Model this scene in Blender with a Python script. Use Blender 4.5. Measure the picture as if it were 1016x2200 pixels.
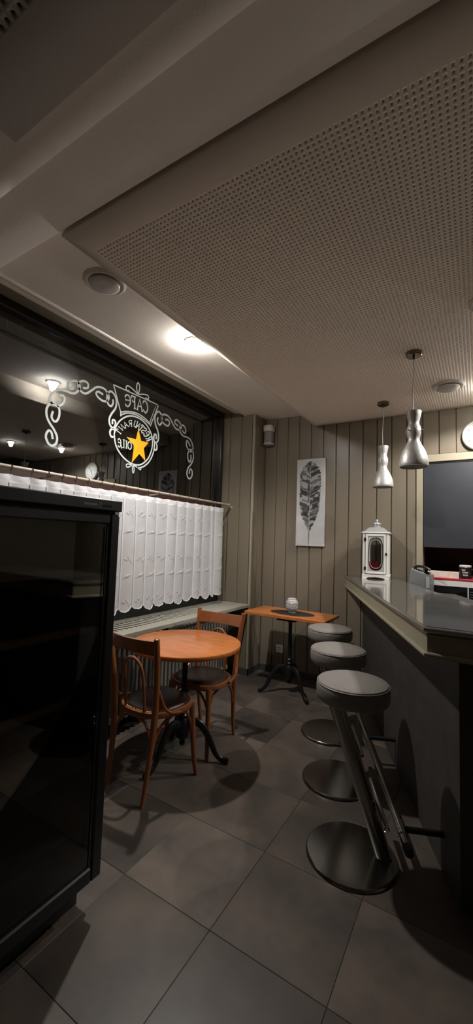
import bpy, math, random
import numpy as np
from mathutils import Vector, Matrix

random.seed(7)
for o in list(bpy.data.objects):
    bpy.data.objects.remove(o, do_unlink=True)
SC = bpy.context.scene
COL = SC.collection
PI = math.pi

# ------------------------------------------------------------------ camera
CAM_H = 1.455
cd = bpy.data.cameras.new('camera')
cam = bpy.data.objects.new('camera', cd)
COL.objects.link(cam)
cd.sensor_fit = 'VERTICAL'
cd.sensor_height = 22.0
cd.sensor_width = 22.0
cd.lens = 849.47 / 2200.0 * 22.0
cd.clip_start = 0.02
right = Vector((0.85398628, 0.51921278, 0.0335488))
down = Vector((-0.00875264, 0.07880738, -0.99685144))
fwd = Vector((-0.52022189, 0.85100381, 0.0718449))
m3 = Matrix((right, -down, -fwd)).transposed()
cam.matrix_world = Matrix.Translation((0, 0, CAM_H)) @ m3.to_4x4()
SC.camera = cam

# ------------------------------------------------------------------ world, exposure
wd = bpy.data.worlds.new('night')
SC.world = wd
wd.use_nodes = True
wd.node_tree.nodes['Background'].inputs[0].default_value = (0.012, 0.014, 0.018, 1)
wd.node_tree.nodes['Background'].inputs[1].default_value = 0.25
SC.view_settings.view_transform = 'Standard'
SC.view_settings.look = 'None'
SC.view_settings.exposure = 0.45
SC.view_settings.gamma = 1.0
SC.view_settings.use_curve_mapping = False

# lamp positions (the lamps themselves are built further down)
LAMP_BAY = (-1.765, 2.20, 2.9)
LAMP_PANEL = [(0.43, 3.03, 2.75), (0.10, 3.60, 2.75)]
POWER_BAY = 74.0
POWER_PANEL = [44.0, 46.0]
LAMP_COL = (1.0, 0.965, 0.92)

# ------------------------------------------------------------------ mesh builder
class MB:
    def __init__(self):
        self.v = []; self.f = []
    def add(self, vs, fs, T=None):
        b = len(self.v)
        if T is not None:
            vs = [tuple(T @ Vector(p)) for p in vs]
        self.v += [tuple(p) for p in vs]
        self.f += [tuple(b + i for i in f) for f in fs]
        return self
    def box(self, lo, hi, bev=0.0, T=None):
        lo = list(lo); hi = list(hi)
        for i in range(3):
            if lo[i] > hi[i]: lo[i], hi[i] = hi[i], lo[i]
        if bev <= 0:
            x0, y0, z0 = lo; x1, y1, z1 = hi
            vs = [(x0,y0,z0),(x1,y0,z0),(x1,y1,z0),(x0,y1,z0),(x0,y0,z1),(x1,y0,z1),(x1,y1,z1),(x0,y1,z1)]
            fs = [(0,3,2,1),(4,5,6,7),(0,1,5,4),(1,2,6,5),(2,3,7,6),(3,0,4,7)]
            return self.add(vs, fs, T)
        b = min(bev, min(hi[i]-lo[i] for i in range(3)) * 0.45)
        vs = []; idx = {}
        for sx in (0,1):
            for sy in (0,1):
                for sz in (0,1):
                    s = (sx,sy,sz)
                    for a in range(3):
                        p = []
                        for i in range(3):
                            e = hi[i] if s[i] else lo[i]
                            if i != a: e += -b if s[i] else b
                            p.append(e)
                        idx[(s,a)] = len(vs); vs.append(tuple(p))
        fs = []
        for a in range(3):
            u, w = (a+1) % 3, (a+2) % 3
            for sa in (0,1):
                q = []
                for su, sw in ((0,0),(1,0),(1,1),(0,1)):
                    s = [0,0,0]; s[a]=sa; s[u]=su; s[w]=sw
                    q.append(idx[(tuple(s),a)])
                fs.append(tuple(q) if sa else tuple(reversed(q)))
        for a in range(3):          # edges along axis a
            u, w = (a+1) % 3, (a+2) % 3
            for su in (0,1):
                for sw in (0,1):
                    s0=[0,0,0]; s0[u]=su; s0[w]=sw; s1=list(s0); s1[a]=1
                    s0=tuple(s0); s1=tuple(s1)
                    q = (idx[(s0,u)],idx[(s1,u)],idx[(s1,w)],idx[(s0,w)])
                    if (su+sw) % 2: q = tuple(reversed(q))
                    fs.append(tuple(reversed(q)))
        for sx in (0,1):
            for sy in (0,1):
                for sz in (0,1):
                    s=(sx,sy,sz)
                    q=(idx[(s,0)],idx[(s,1)],idx[(s,2)])
                    if (sx+sy+sz) % 2 == 0: q = tuple(reversed(q))
                    fs.append(q)
        return self.add(vs, fs, T)
    def lathe(self, prof, n=32, T=None, cap=True, sx=1.0, sy=1.0):
        vs=[]; fs=[]
        for r,z in prof:
            for k in range(n):
                a=2*PI*k/n
                vs.append((r*math.cos(a)*sx, r*math.sin(a)*sy, z))
        m=len(prof)
        for i in range(m-1):
            for k in range(n):
                k2=(k+1)%n
                fs.append((i*n+k,i*n+k2,(i+1)*n+k2,(i+1)*n+k))
        if cap:
            fs.append(tuple(reversed(range(n))))
            fs.append(tuple((m-1)*n+k for k in range(n)))
        return self.add(vs,fs,T)
    def tube(self, pts, rad, n=10, T=None, closed=False, cap=True, flat=None):
        """sweep; rad number or list; flat=(sx,sy) squash with fixed reference up"""
        P=[Vector(p) for p in pts]; m=len(P)
        if not isinstance(rad,(list,tuple)): rad=[rad]*m
        tang=[]
        for i in range(m):
            if closed: t=P[(i+1)%m]-P[(i-1)%m]
            else: t=P[min(i+1,m-1)]-P[max(i-1,0)]
            tang.append(t.normalized() if t.length>1e-9 else Vector((0,0,1)))
        t0=tang[0]
        ref=Vector((0,0,1)) if abs(t0.z)<0.9 else Vector((1,0,0))
        u=(ref-t0*ref.dot(t0)).normalized()
        vs=[];fs=[]
        for i in range(m):
            t=tang[i]
            u=(u-t*u.dot(t)).normalized(); w=t.cross(u)
            a1,a2=(1,1) if flat is None else flat
            for k in range(n):
                a=2*PI*k/n
                vs.append(P[i]+u*(math.cos(a)*rad[i]*a1)+w*(math.sin(a)*rad[i]*a2))
        rng=m if closed else m-1
        for i in range(rng):
            j=(i+1)%m
            for k in range(n):
                k2=(k+1)%n
                fs.append((i*n+k,i*n+k2,j*n+k2,j*n+k))
        if cap and not closed:
            fs.append(tuple(reversed(range(n)))); fs.append(tuple((m-1)*n+k for k in range(n)))
        return self.add([tuple(p) for p in vs],fs,T)
    def prism(self, poly, axis, a, b, T=None):
        """extrude polygon (2D list) along axis between a and b; axis 'x': (y,z), 'y': (x,z), 'z': (x,y)"""
        n=len(poly); vs=[]
        for e in (a,b):
            for p,q in poly:
                vs.append({'x':(e,p,q),'y':(p,e,q),'z':(p,q,e)}[axis])
        fs=[tuple(reversed(range(n))),tuple(range(n,2*n))]
        for i in range(n):
            j=(i+1)%n
            fs.append((i,j,n+j,n+i))
        return self.add(vs,fs,T)
    def build(self, name, mat, parent=None, smooth=True, ang=35, loc=None, fixn=True):
        me=bpy.data.meshes.new(name)
        me.from_pydata(self.v,[],self.f)
        if fixn:
            import bmesh
            bm=bmesh.new(); bm.from_mesh(me)
            bmesh.ops.recalc_face_normals(bm,faces=bm.faces)
            bm.to_mesh(me); bm.free()
        me.update()
        if smooth:
            me.polygons.foreach_set('use_smooth',[True]*len(me.polygons))
            me.set_sharp_from_angle(angle=math.radians(ang))
        if mat is not None: me.materials.append(mat)
        o=bpy.data.objects.new(name,me)
        COL.objects.link(o)
        if parent is not None: o.parent=parent
        if loc is not None: o.location=loc
        return o

def cr(pts, n=6, closed=False):
    """Catmull-Rom resample"""
    P=[np.array(p,float) for p in pts]; m=len(P); out=[]
    segs=m if closed else m-1
    for i in range(segs):
        p0=P[(i-1)%m] if (closed or i>0) else 2*P[0]-P[1]
        p1=P[i]; p2=P[(i+1)%m]
        p3=P[(i+2)%m] if (closed or i+2<m) else 2*P[-1]-P[-2]
        for k in range(n):
            t=k/n
            out.append(tuple(0.5*((2*p1)+(-p0+p2)*t+(2*p0-5*p1+4*p2-p3)*t*t+(-p0+3*p1-3*p2+p3)*t**3)))
    if not closed: out.append(tuple(P[-1]))
    return out

def tag(o, label=None, cat=None, group=None, kind=None):
    if label: o['label']=label
    if cat: o['category']=cat
    if group: o['group']=group
    if kind: o['kind']=kind
    return o
def empty(name, loc=(0,0,0), rz=0.0):
    o=bpy.data.objects.new(name,None); COL.objects.link(o)
    o.location=loc; o.rotation_euler=(0,0,rz); o.empty_display_size=0.1
    return o
def copy_tree(o, parent=None):
    c=o.copy(); COL.objects.link(c); c.parent=parent
    for ch in list(o.children): copy_tree(ch,c)
    return c
def inst(name, src, parent, loc, rot=None, scale=None):
    o=bpy.data.objects.new(name,src.data); COL.objects.link(o)
    o.parent=parent; o.location=loc
    if rot: o.rotation_euler=rot
    if scale: o.scale=scale
    return o

# ------------------------------------------------------------------ materials
def lin(c):
    return tuple((x/12.92 if x<=0.04045 else ((x+0.055)/1.055)**2.4) for x in c)
def rgb(r,g,b): return lin((r/255,g/255,b/255))
def mat(name, col, rough=0.5, metal=0.0, spec=0.5, noise=0.0, nscale=8.0, bump=0.0, bscale=60.0,
        coat=0.0, stretch=(1,1,1), objvar=0.0, col2=None, emis=None, estr=0.0, rvar=0.0):
    m=bpy.data.materials.new(name); m.use_nodes=True
    nt=m.node_tree; N=nt.nodes; Lk=nt.links
    p=N['Principled BSDF']
    p.inputs['Base Color'].default_value=(*col,1)
    p.inputs['Roughness'].default_value=rough
    p.inputs['Metallic'].default_value=metal
    p.inputs['Specular IOR Level'].default_value=spec
    p.inputs['Coat Weight'].default_value=coat
    p.inputs['Coat Roughness'].default_value=0.08
    if emis:
        p.inputs['Emission Color'].default_value=(*emis,1); p.inputs['Emission Strength'].default_value=estr
    if noise>0 or bump>0 or objvar>0 or rvar>0:
        tc=N.new('ShaderNodeTexCoord'); mp=N.new('ShaderNodeMapping')
        mp.inputs['Scale'].default_value=stretch
        Lk.new(tc.outputs['Object'],mp.inputs['Vector'])
        oi=N.new('ShaderNodeObjectInfo')
        off=N.new('ShaderNodeVectorMath'); off.operation='MULTIPLY_ADD'
        off.inputs[1].default_value=(1,1,1)
        cmb=N.new('ShaderNodeCombineXYZ'); mul=N.new('ShaderNodeMath'); mul.operation='MULTIPLY'; mul.inputs[1].default_value=37.0
        Lk.new(oi.outputs['Random'],mul.inputs[0])
        for k in range(3): Lk.new(mul.outputs[0],cmb.inputs[k])
        Lk.new(mp.outputs[0],off.inputs[0]); Lk.new(cmb.outputs[0],off.inputs[2])
        src=off.outputs[0]
        colsock=None
        if noise>0:
            nz=N.new('ShaderNodeTexNoise'); nz.inputs['Scale'].default_value=nscale; nz.inputs['Detail'].default_value=6
            nz.inputs['Roughness'].default_value=0.62
            Lk.new(src,nz.inputs['Vector'])
            rp=N.new('ShaderNodeValToRGB')
            c2=col2 or col
            rp.color_ramp.elements[0].position=0.30; rp.color_ramp.elements[1].position=0.70
            rp.color_ramp.elements[0].color=(*[x*(1-noise) for x in c2],1)
            rp.color_ramp.elements[1].color=(*[min(1,x*(1+noise)) for x in col],1)
            Lk.new(nz.outputs['Fac'],rp.inputs['Fac']); colsock=rp.outputs['Color']
            if rvar>0:
                ma=N.new('ShaderNodeMath'); ma.operation='MULTIPLY_ADD'; ma.inputs[1].default_value=rvar; ma.inputs[2].default_value=rough-rvar*0.5
                Lk.new(nz.outputs['Fac'],ma.inputs[0]); Lk.new(ma.outputs[0],p.inputs['Roughness'])
        if objvar>0:
            hs=N.new('ShaderNodeHueSaturation')
            mr=N.new('ShaderNodeMapRange'); mr.inputs['To Min'].default_value=1-objvar; mr.inputs['To Max'].default_value=1+objvar
            Lk.new(oi.outputs['Random'],mr.inputs['Value']); Lk.new(mr.outputs[0],hs.inputs['Value'])
            if colsock: Lk.new(colsock,hs.inputs['Color'])
            else: hs.inputs['Color'].default_value=(*col,1)
            colsock=hs.outputs['Color']
        if colsock: Lk.new(colsock,p.inputs['Base Color'])
        if bump>0:
            nb=N.new('ShaderNodeTexNoise'); nb.inputs['Scale'].default_value=bscale; nb.inputs['Detail'].default_value=4
            Lk.new(src,nb.inputs['Vector'])
            bp=N.new('ShaderNodeBump'); bp.inputs['Strength'].default_value=bump; bp.inputs['Distance'].default_value=0.003
            Lk.new(nb.outputs['Fac'],bp.inputs['Height']); Lk.new(bp.outputs[0],p.inputs['Normal'])
    return m

def glass_mat(name, tint=(1,1,1), boost=1.6, rough=0.0, ior=1.5):
    """thin pane: clear with a mirror sheen that follows the Fresnel law"""
    m=bpy.data.materials.new(name); m.use_nodes=True
    nt=m.node_tree; N=nt.nodes; Lk=nt.links
    N.remove(N['Principled BSDF'])
    out=N['Material Output']
    tr=N.new('ShaderNodeBsdfTransparent'); tr.inputs[0].default_value=(*tint,1)
    gl=N.new('ShaderNodeBsdfGlossy'); gl.inputs['Roughness'].default_value=rough; gl.inputs[0].default_value=(1,1,1,1)
    fr=N.new('ShaderNodeFresnel'); fr.inputs[0].default_value=ior
    mu=N.new('ShaderNodeMath'); mu.operation='MULTIPLY'; mu.inputs[1].default_value=boost; mu.use_clamp=True
    mx=N.new('ShaderNodeMixShader')
    Lk.new(fr.outputs[0],mu.inputs[0]); Lk.new(mu.outputs[0],mx.inputs[0])
    Lk.new(tr.outputs[0],mx.inputs[1]); Lk.new(gl.outputs[0],mx.inputs[2]); Lk.new(mx.outputs[0],out.inputs[0])
    return m

def emit(name,col,s):
    m=bpy.data.materials.new(name); m.use_nodes=True
    p=m.node_tree.nodes['Principled BSDF']
    p.inputs['Base Color'].default_value=(0.8,0.8,0.8,1)
    p.inputs['Emission Color'].default_value=(*col,1); p.inputs['Emission Strength'].default_value=s
    return m

M={}
M['board']=mat('painted_board',(0.215,0.182,0.134),rough=0.30,spec=0.4,noise=0.05,nscale=4,bump=0.12,bscale=90,stretch=(1,1,0.15),objvar=0.03)
M['wall']=mat('painted_wall',(0.22,0.19,0.135),rough=0.5,noise=0.05,bump=0.1)
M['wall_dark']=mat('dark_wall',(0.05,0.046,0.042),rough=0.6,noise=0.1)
M['trim']=mat('trim_paint',(0.36,0.32,0.235),rough=0.35,noise=0.03)
M['baseboard']=mat('baseboard_grey',(0.07,0.066,0.06),rough=0.45,noise=0.08)
M['ceiling']=mat('ceiling_plaster',(0.86,0.80,0.73),rough=0.85,noise=0.04,nscale=3,bump=0.25,bscale=140)
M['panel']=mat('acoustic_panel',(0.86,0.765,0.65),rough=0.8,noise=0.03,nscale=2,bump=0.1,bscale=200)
M['panel_shaded']=mat('acoustic_panel_shaded',(0.40,0.36,0.315),rough=0.8,noise=0.03,nscale=2,bump=0.1,bscale=200)  # same panel finish, with the shade beyond the lamps' reach put into its colour
M['cavity']=mat('panel_cavity',(0.02,0.018,0.016),rough=0.9)
M['tile']=mat('floor_tile',(0.112,0.086,0.067),rough=0.42,spec=0.45,noise=0.32,nscale=3.2,bump=0.08,bscale=25,objvar=0.24,col2=(0.084,0.077,0.073),rvar=0.2)
M['grout']=mat('grout',(0.060,0.051,0.043),rough=0.85,noise=0.2,nscale=30)
M['frame_black']=mat('black_frame',(0.012,0.012,0.013),rough=0.35,bump=0.05)
M['frame_brown']=mat('brown_wood_frame',(0.045,0.020,0.013),rough=0.4,noise=0.2,stretch=(1,0.1,1))
M['glass']=glass_mat('window_glass',(0.55,0.58,0.6),boost=3.0)
M['vinyl']=mat('white_vinyl',(0.52,0.57,0.54),rough=0.55)
M['vinyl_yellow']=mat('yellow_vinyl',(0.74,0.37,0.010),rough=0.5)
M['vinyl_faint']=mat('outside_lettering',(0.40,0.40,0.41),rough=0.6)
M['night']=mat('dark_street',(0.01,0.011,0.013),rough=0.9)
M['wood']=mat('orange_table_wood',(0.62,0.205,0.056),rough=0.28,spec=0.5,noise=0.16,nscale=5,stretch=(1,7,1),col2=(0.56,0.175,0.046),bump=0.03,coat=0.25)
M['chairwood']=mat('bentwood',(0.30,0.10,0.030),rough=0.28,noise=0.18,nscale=8,stretch=(3,3,0.5),coat=0.3)
M['leather']=mat('dark_brown_leather',(0.032,0.013,0.010),rough=0.36,bump=0.25,bscale=160,noise=0.15)
M['brass']=mat('brass_nails',(0.55,0.38,0.16),rough=0.35,metal=1.0)
M['iron']=mat('black_cast_iron',(0.010,0.010,0.011),rough=0.36,bump=0.1,bscale=50)
M['steel']=mat('brushed_steel',(0.33,0.32,0.30),rough=0.2,metal=1.0)
M['chrome']=mat('chrome',(0.62,0.61,0.59),rough=0.12,metal=1.0)
M['stool_leather']=mat('grey_leather',(0.235,0.215,0.20),rough=0.42,bump=0.2,bscale=180,noise=0.06)
M['bartop']=mat('bar_top_zinc',(0.40,0.395,0.375),rough=0.09,metal=0.8,noise=0.08,nscale=5,rvar=0.06)
M['barfascia']=mat('bar_fascia_zinc',(0.34,0.315,0.225),rough=0.3,metal=0.1,noise=0.06,nscale=5)
M['barfront']=mat('bar_front_dark',(0.048,0.043,0.039),rough=0.6,noise=0.25,nscale=9,bump=0.1,bscale=60)
M['hammered']=mat('hammered_aluminium',(0.60,0.59,0.565),rough=0.46,metal=0.5,bump=0.45,bscale=60,noise=0.08,nscale=30)
M['cord']=mat('cord',(0.55,0.53,0.5),rough=0.4)
M['white']=mat('white_paint',(0.74,0.72,0.68),rough=0.4,noise=0.03)
M['whiteplastic']=mat('white_plastic',(0.66,0.63,0.58),rough=0.4)
M['ventplastic']=mat('vent_plastic',(0.50,0.47,0.42),rough=0.35)
M['grill']=mat('speaker_grille',(0.26,0.25,0.24),rough=0.6,bump=0.4,bscale=300)
M['black']=mat('black_plastic',(0.012,0.012,0.013),rough=0.32)
M['blackgloss']=mat('black_gloss',(0.006,0.006,0.007),rough=0.08,spec=0.5)
M['fridge']=mat('fridge_black',(0.010,0.010,0.0105),rough=0.40,bump=0.05,bscale=200)
M['fridgeglass']=glass_mat('fridge_glass',(0.86,0.84,0.81),boost=1.3)
M['fridgein']=mat('fridge_inside',(0.008,0.008,0.008),rough=0.6)
M['shelfwood']=mat('shelf_wood',(0.40,0.29,0.18),rough=0.5,noise=0.2,nscale=12,stretch=(1,0.2,1))
M['greyprint']=mat('grey_print',(0.16,0.16,0.16),rough=0.4)
M['cover']=mat('radiator_cover_paint',(0.40,0.385,0.325),rough=0.4,noise=0.03)
M['radiator']=mat('radiator_enamel',(0.30,0.29,0.26),rough=0.35,noise=0.05)
M['rod']=mat('rod_cream',(0.50,0.43,0.34),rough=0.32,spec=0.5)
M['ringmetal']=mat('ring_metal',(0.20,0.17,0.14),rough=0.35,metal=0.8)
M['slate']=mat('grey_board',(0.030,0.033,0.040),rough=0.45,noise=0.12,nscale=3,bump=0.03)
M['red']=mat('red_board',(0.42,0.02,0.035),rough=0.4)
M['candle']=mat('red_candle',(0.55,0.015,0.05),rough=0.45)
M['lantern_roof']=mat('lantern_roof_metal',(0.52,0.53,0.55),rough=0.4,metal=0.5,bump=0.15,bscale=40)
M['lantern_glass']=glass_mat('lantern_glass',(0.985,0.985,0.985),boost=1.0)
M['lace']=mat('lantern_frost',(0.60,0.60,0.60),rough=0.6,bump=0.4,bscale=120)
M['device']=mat('device_grey',(0.20,0.205,0.21),rough=0.38)
M['device_light']=mat('device_light',(0.40,0.40,0.40),rough=0.35)
M['ceramic']=mat('white_ceramic',(0.66,0.65,0.63),rough=0.4,bump=0.2,bscale=60)
M['ceramic_dark']=mat('ceramic_pattern',(0.16,0.16,0.165),rough=0.5)
M['mat']=mat('placemat_black',(0.018,0.018,0.019),rough=0.7,bump=0.4,bscale=220)
M['clockface']=mat('clock_face',(0.85,0.84,0.80),rough=0.3)
M['canvas']=mat('silver_canvas',(0.62,0.62,0.62),rough=0.42,metal=0.1,noise=0.10,nscale=7,bump=0.6,bscale=22)
M['paper']=mat('printed_card',(0.70,0.62,0.52),rough=0.6,noise=0.12,nscale=30)

# =================================================================== STRUCTURE
XW=-2.60            # window wall plane
YB=4.13             # face of the back wall boards
XR=3.0; YF=-2.5     # the walls behind and beside the camera
ZU=2.90; ZP=2.75    # upper ceiling, lowered acoustic panel
XC=-2.15; YC=3.85   # corner of the boxed-in column beside the window

# floor: sub-base with joints, one object per tile
fl=MB().box((XW,YF,-0.10),(XR,4.75,-0.002)).build('floor',M['grout'],smooth=False)
tag(fl,'dark grey brown tiled floor of the room','floor',kind='structure')
TS=0.45; TX0=-0.868; TY0=1.328
tile_src=None
for i in range(-4,9):
    for j in range(-9,7):
        x0=TX0+i*TS; y0=TY0+j*TS
        lo=(max(x0,XW),max(y0,YF)); hi=(min(x0+TS,XR),min(y0+TS,4.75))
        if hi[0]-lo[0]<0.02 or hi[1]-lo[1]<0.02: continue
        full=(abs(hi[0]-lo[0]-TS)<1e-6 and abs(hi[1]-lo[1]-TS)<1e-6)
        if full and tile_src is not None:
            inst('tile',tile_src,fl,(x0+TS/2,y0+TS/2,0)); continue
        cx=(lo[0]+hi[0])/2; cy=(lo[1]+hi[1])/2; g=0.0008
        t=MB().box((lo[0]-cx+g,lo[1]-cy+g,-0.012),(hi[0]-cx-g,hi[1]-cy-g,0.0),bev=0.0012).build('tile',M['tile'],fl,loc=(cx,cy,0))
        if full: tile_src=t

# back wall
wb=MB()
wb.box((-2.75,YB+0.014,0),(-0.445,YB+0.15,3.1))
wb.box((-0.445,YB+0.014,2.262),(1.4,YB+0.15,3.1))
wb.box((1.4,YB+0.014,0),(XR,YB+0.15,3.1))
wbo=tag(wb.build('wall_back',M['wall'],smooth=False),'taupe painted back wall of vertical boards','wall',kind='structure')
pitch=0.141; g0=-1.15
k=-8
plank_full=None; plank_top=None
while True:
    xa=g0+k*pitch; xb=xa+pitch
    k+=1
    if xb<XC+0.01: continue
    if xa>XR-0.02: break
    a=max(xa,XC)+0.003; b=min(xb,XR)-0.009
    lowz=0.0; topz=ZU
    if xa>-1.60: topz=ZP+0.02
    if b>-0.50 and a<1.4:
        if a<-0.50: b=-0.502
        else: lowz=2.335
    if b-a<0.03: continue
    MB().box((a,YB,lowz),(b,YB+0.016,topz),bev=0.003).build('plank',M['board'],wbo,smooth=False)
# boxed column beside the window
wc=MB().box((-2.75,YC+0.014,0),(XC-0.012,YB+0.014,3.1)).build('wall_bay',M['wall'],smooth=False)
tag(wc,'taupe boarded return wall between window and back wall','wall',kind='structure')
for a,b in ((-2.58,-2.478),(-2.463,-2.325),(-2.305,-2.18)):
    MB().box((a,YC,0.0),(b,YC+0.016,2.985),bev=0.003).build('plank',M['board'],wc,smooth=False)
MB().box((-2.172,YC-0.004,0.0),(XC+0.004,YC+0.03,2.985),bev=0.005).build('corner_bead',M['trim'],wc,smooth=False)
for a,b in ((YC+0.034,YC+0.14),(YC+0.152,YB-0.004)):
    MB().box((XC-0.014,a,0.0),(XC,b,2.985),bev=0.003).build('plank',M['board'],wc,smooth=False)
# baseboards
bb=MB().box((XC,YB-0.012,0),(-0.50,YB,0.07),bev=0.003).build('baseboard_back',M['baseboard'],smooth=False)
tag(bb,'low dark grey baseboard along the boarded back wall','baseboard',kind='structure')
bb=MB().box((-2.5,YC-0.012,0),(XC+0.012,YC-0.004,0.07)).box((XC+0.004,YC-0.012,0),(XC+0.012,YB-0.012,0.07)).build('baseboard_bay',M['baseboard'],smooth=False)
tag(bb,'low dark grey baseboard around the boarded column','baseboard',kind='structure')
# opening in the back wall with its trim
tr=MB().box((-0.500,YB-0.012,0.9),(-0.445,YB+0.02,2.262),bev=0.003).build('trim_1',M['trim'],smooth=False)
tag(tr,'upright cream trim beside the grey shutter','trim',kind='structure')
tr=MB().box((-0.500,YB-0.012,2.262),(1.45,YB+0.02,2.332),bev=0.003).build('trim_2',M['trim'],smooth=False)
tag(tr,'level cream trim above the grey shutter','trim',kind='structure')
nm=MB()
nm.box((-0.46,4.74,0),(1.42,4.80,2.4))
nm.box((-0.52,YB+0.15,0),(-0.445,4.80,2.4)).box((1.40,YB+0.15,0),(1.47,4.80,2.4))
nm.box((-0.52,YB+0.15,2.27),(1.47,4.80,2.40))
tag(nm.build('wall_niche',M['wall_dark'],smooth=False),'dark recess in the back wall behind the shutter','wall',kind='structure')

# window wall: below, beside, outside
wl=MB()
wl.box((-2.75,YF,-0.1),(XW,1.05,3.1))           # solid part behind the camera side
wl.box((-2.75,1.05,-0.1),(XW,YC+0.02,0.74))
wl.box((-2.75,1.05,2.97),(XW,YC+0.02,3.1))
tag(wl.build('wall_left',M['wall_dark'],smooth=False),'dark wall under and beside the shop window','wall',kind='structure')
tag(MB().box((XR,YF,-0.1),(XR+0.1,4.8,3.15)).build('wall_right',M['wall'],smooth=False),'plain taupe wall behind the bar side','wall',kind='structure')
tag(MB().box((-2.75,YF-0.1,-0.1),(XR+0.1,YF,3.15)).build('wall_front',M['wall'],smooth=False),'plain taupe wall behind the viewer','wall',kind='structure')

# ceiling: upper plaster with a rounded step up towards the viewer
cl=MB()
ZBM=ZP+0.006; YBM1=0.962; R0=0.10; YN=0.6256; ZN=2.66      # beam strip, then the lower rounded soffit nearest the viewer
prof=[(4.3,ZU),(YBM1,ZU),(YBM1,ZBM+0.004),(YBM1-0.004,ZBM),(YN+R0,ZBM)]
for i in range(1,13):
    a=PI/2*i/12
    prof.append((YN+R0*math.cos(a), ZN+R0-R0*math.sin(a)))
prof+= [(YF-0.05,ZN),(YF-0.05,3.2),(4.3,3.2)]
cl.prism(prof,'x',-2.262,XR+0.05)
cl.prism([p for p in prof[2:-2]]+[(YF-0.05,3.2),(YBM1,3.2)],'x',-2.75,-2.262)
tag(cl.build('ceiling',M['ceiling'],ang=50),'plain beige plaster ceiling with a rounded step','ceiling',kind='structure')
# sloping boards between ceiling edge and window head, each board a piece
cb=MB().prism([(-2.75,2.985),(-2.262,2.915),(-2.262,3.1),(-2.75,3.1)],'y',YBM1,YC+0.02).build('ceiling_margin',M['wall'],smooth=False)
tag(cb,'sloping beige boards between ceiling and window head','ceiling',kind='structure')
for a,b in ((-2.585,-2.47),(-2.463,-2.345),(-2.338,-2.272)):
    za=2.965+(a+2.585)*(-0.165); zb=2.965+(b+2.585)*(-0.165)
    MB().prism([(a,za),(b,zb),(b,zb+0.012),(a,za+0.012)],'y',1.0,YC-0.002).build('board',M['ceiling'],cb,smooth=False)
pm=[(-2.275+0.016*math.cos(a),2.902+0.016*math.sin(a)) for a in [2*PI*i/10 for i in range(10)]]
MB().prism(pm,'y',1.0,YC-0.002).build('moulding',M['whiteplastic'],cb)

# perforated acoustic panels, every hole cut
def perforated(name,x0,x1,y0,y1,z,thick,hx0,hx1,hy0,hy1,p,r,label,mt='panel'):
    nx=int(round((hx1-hx0)/p)); ny=int(round((hy1-hy0)/p))
    gx=hx0+np.arange(nx+1)*p; gy=hy0+np.arange(ny+1)*p
    V=[]; nv=0
    GX,GY=np.meshgrid(gx,gy,indexing='ij')
    grid=np.stack([GX.ravel(),GY.ravel(),np.full(GX.size,z)],1)
    gid=np.arange(GX.size).reshape(nx+1,ny+1)
    cx=(GX[:-1,:-1]+p/2).ravel(); cy=(GY[:-1,:-1]+p/2).ravel(); n=cx.size
    ang=np.radians(22.5+45*np.arange(8))
    ring=np.stack([cx[:,None]+r*np.cos(ang),cy[:,None]+r*np.sin(ang)],2)
    low=np.concatenate([ring,np.full((n,8,1),z)],2).reshape(-1,3)
    up=np.concatenate([ring,np.full((n,8,1),z+0.010)],2).reshape(-1,3)
    b1=GX.size; b2=b1+8*n
    verts=np.concatenate([grid,low,up],0)
    c00=gid[:-1,:-1].ravel(); c10=gid[1:,:-1].ravel(); c11=gid[1:,1:].ravel(); c01=gid[:-1,1:].ravel()
    o=b1+8*np.arange(n)
    # ring index: 0 at 22.5deg (right,up) ... 7 at 337.5 (right,down)
    quads=[(c10,c11,o+0,o+7),(c11,c01,o+2,o+1),(c01,c00,o+4,o+3),(c00,c10,o+6,o+5)]
    tris=[(c11,o+1,o+0),(c01,o+3,o+2),(c00,o+5,o+4),(c10,o+7,o+6)]
    Q=np.concatenate([np.stack(q,1) for q in quads],0)
    Tt=np.concatenate([np.stack(t,1) for t in tris],0)
    ow=b2+8*np.arange(n)
    W=np.concatenate([np.stack([o+k,o+(k+1)%8,ow+(k+1)%8,ow+k],1) for k in range(8)],0)
    # border frame, sides
    base=len(verts)
    ex=[(x0,y0,z),(x1,y0,z),(x1,y1,z),(x0,y1,z),(hx0,hy0,z),(gx[-1],hy0,z),(gx[-1],gy[-1],z),(hx0,gy[-1],z),
        (x0,y0,z+thick),(x1,y0,z+thick),(x1,y1,z+thick),(x0,y1,z+thick)]
    verts=np.concatenate([verts,np.array(ex)],0)
    Bq=np.array([(0,1,5,4),(1,2,6,5),(2,3,7,6),(3,0,4,7),(0,8,9,1),(1,9,10,2),(2,10,11,3),(3,11,8,0)])+base
    Q=np.concatenate([Q,W,Bq],0)
    loops=np.concatenate([Q.ravel(),Tt.ravel()]).astype(np.int32)
    starts=np.concatenate([np.arange(len(Q))*4,len(Q)*4+np.arange(len(Tt))*3]).astype(np.int32)
    me=bpy.data.meshes.new(name)
    me.vertices.add(len(verts)); me.vertices.foreach_set('co',verts.ravel().astype(np.float32))
    me.loops.add(len(loops)); me.loops.foreach_set('vertex_index',loops)
    me.polygons.add(len(starts)); me.polygons.foreach_set('loop_start',starts)
    me.update(calc_edges=True); me.validate()
    me.materials.append(M[mt])
    ob=bpy.data.objects.new(name,me); COL.objects.link(ob)
    tag(ob,label,'ceiling',kind='structure')
    MB().box((x0+0.01,y0+0.01,z+0.011),(x1-0.01,y1-0.01,z+0.02)).build('backing_felt',M['cavity'],ob,smooth=False)
    return ob
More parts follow.
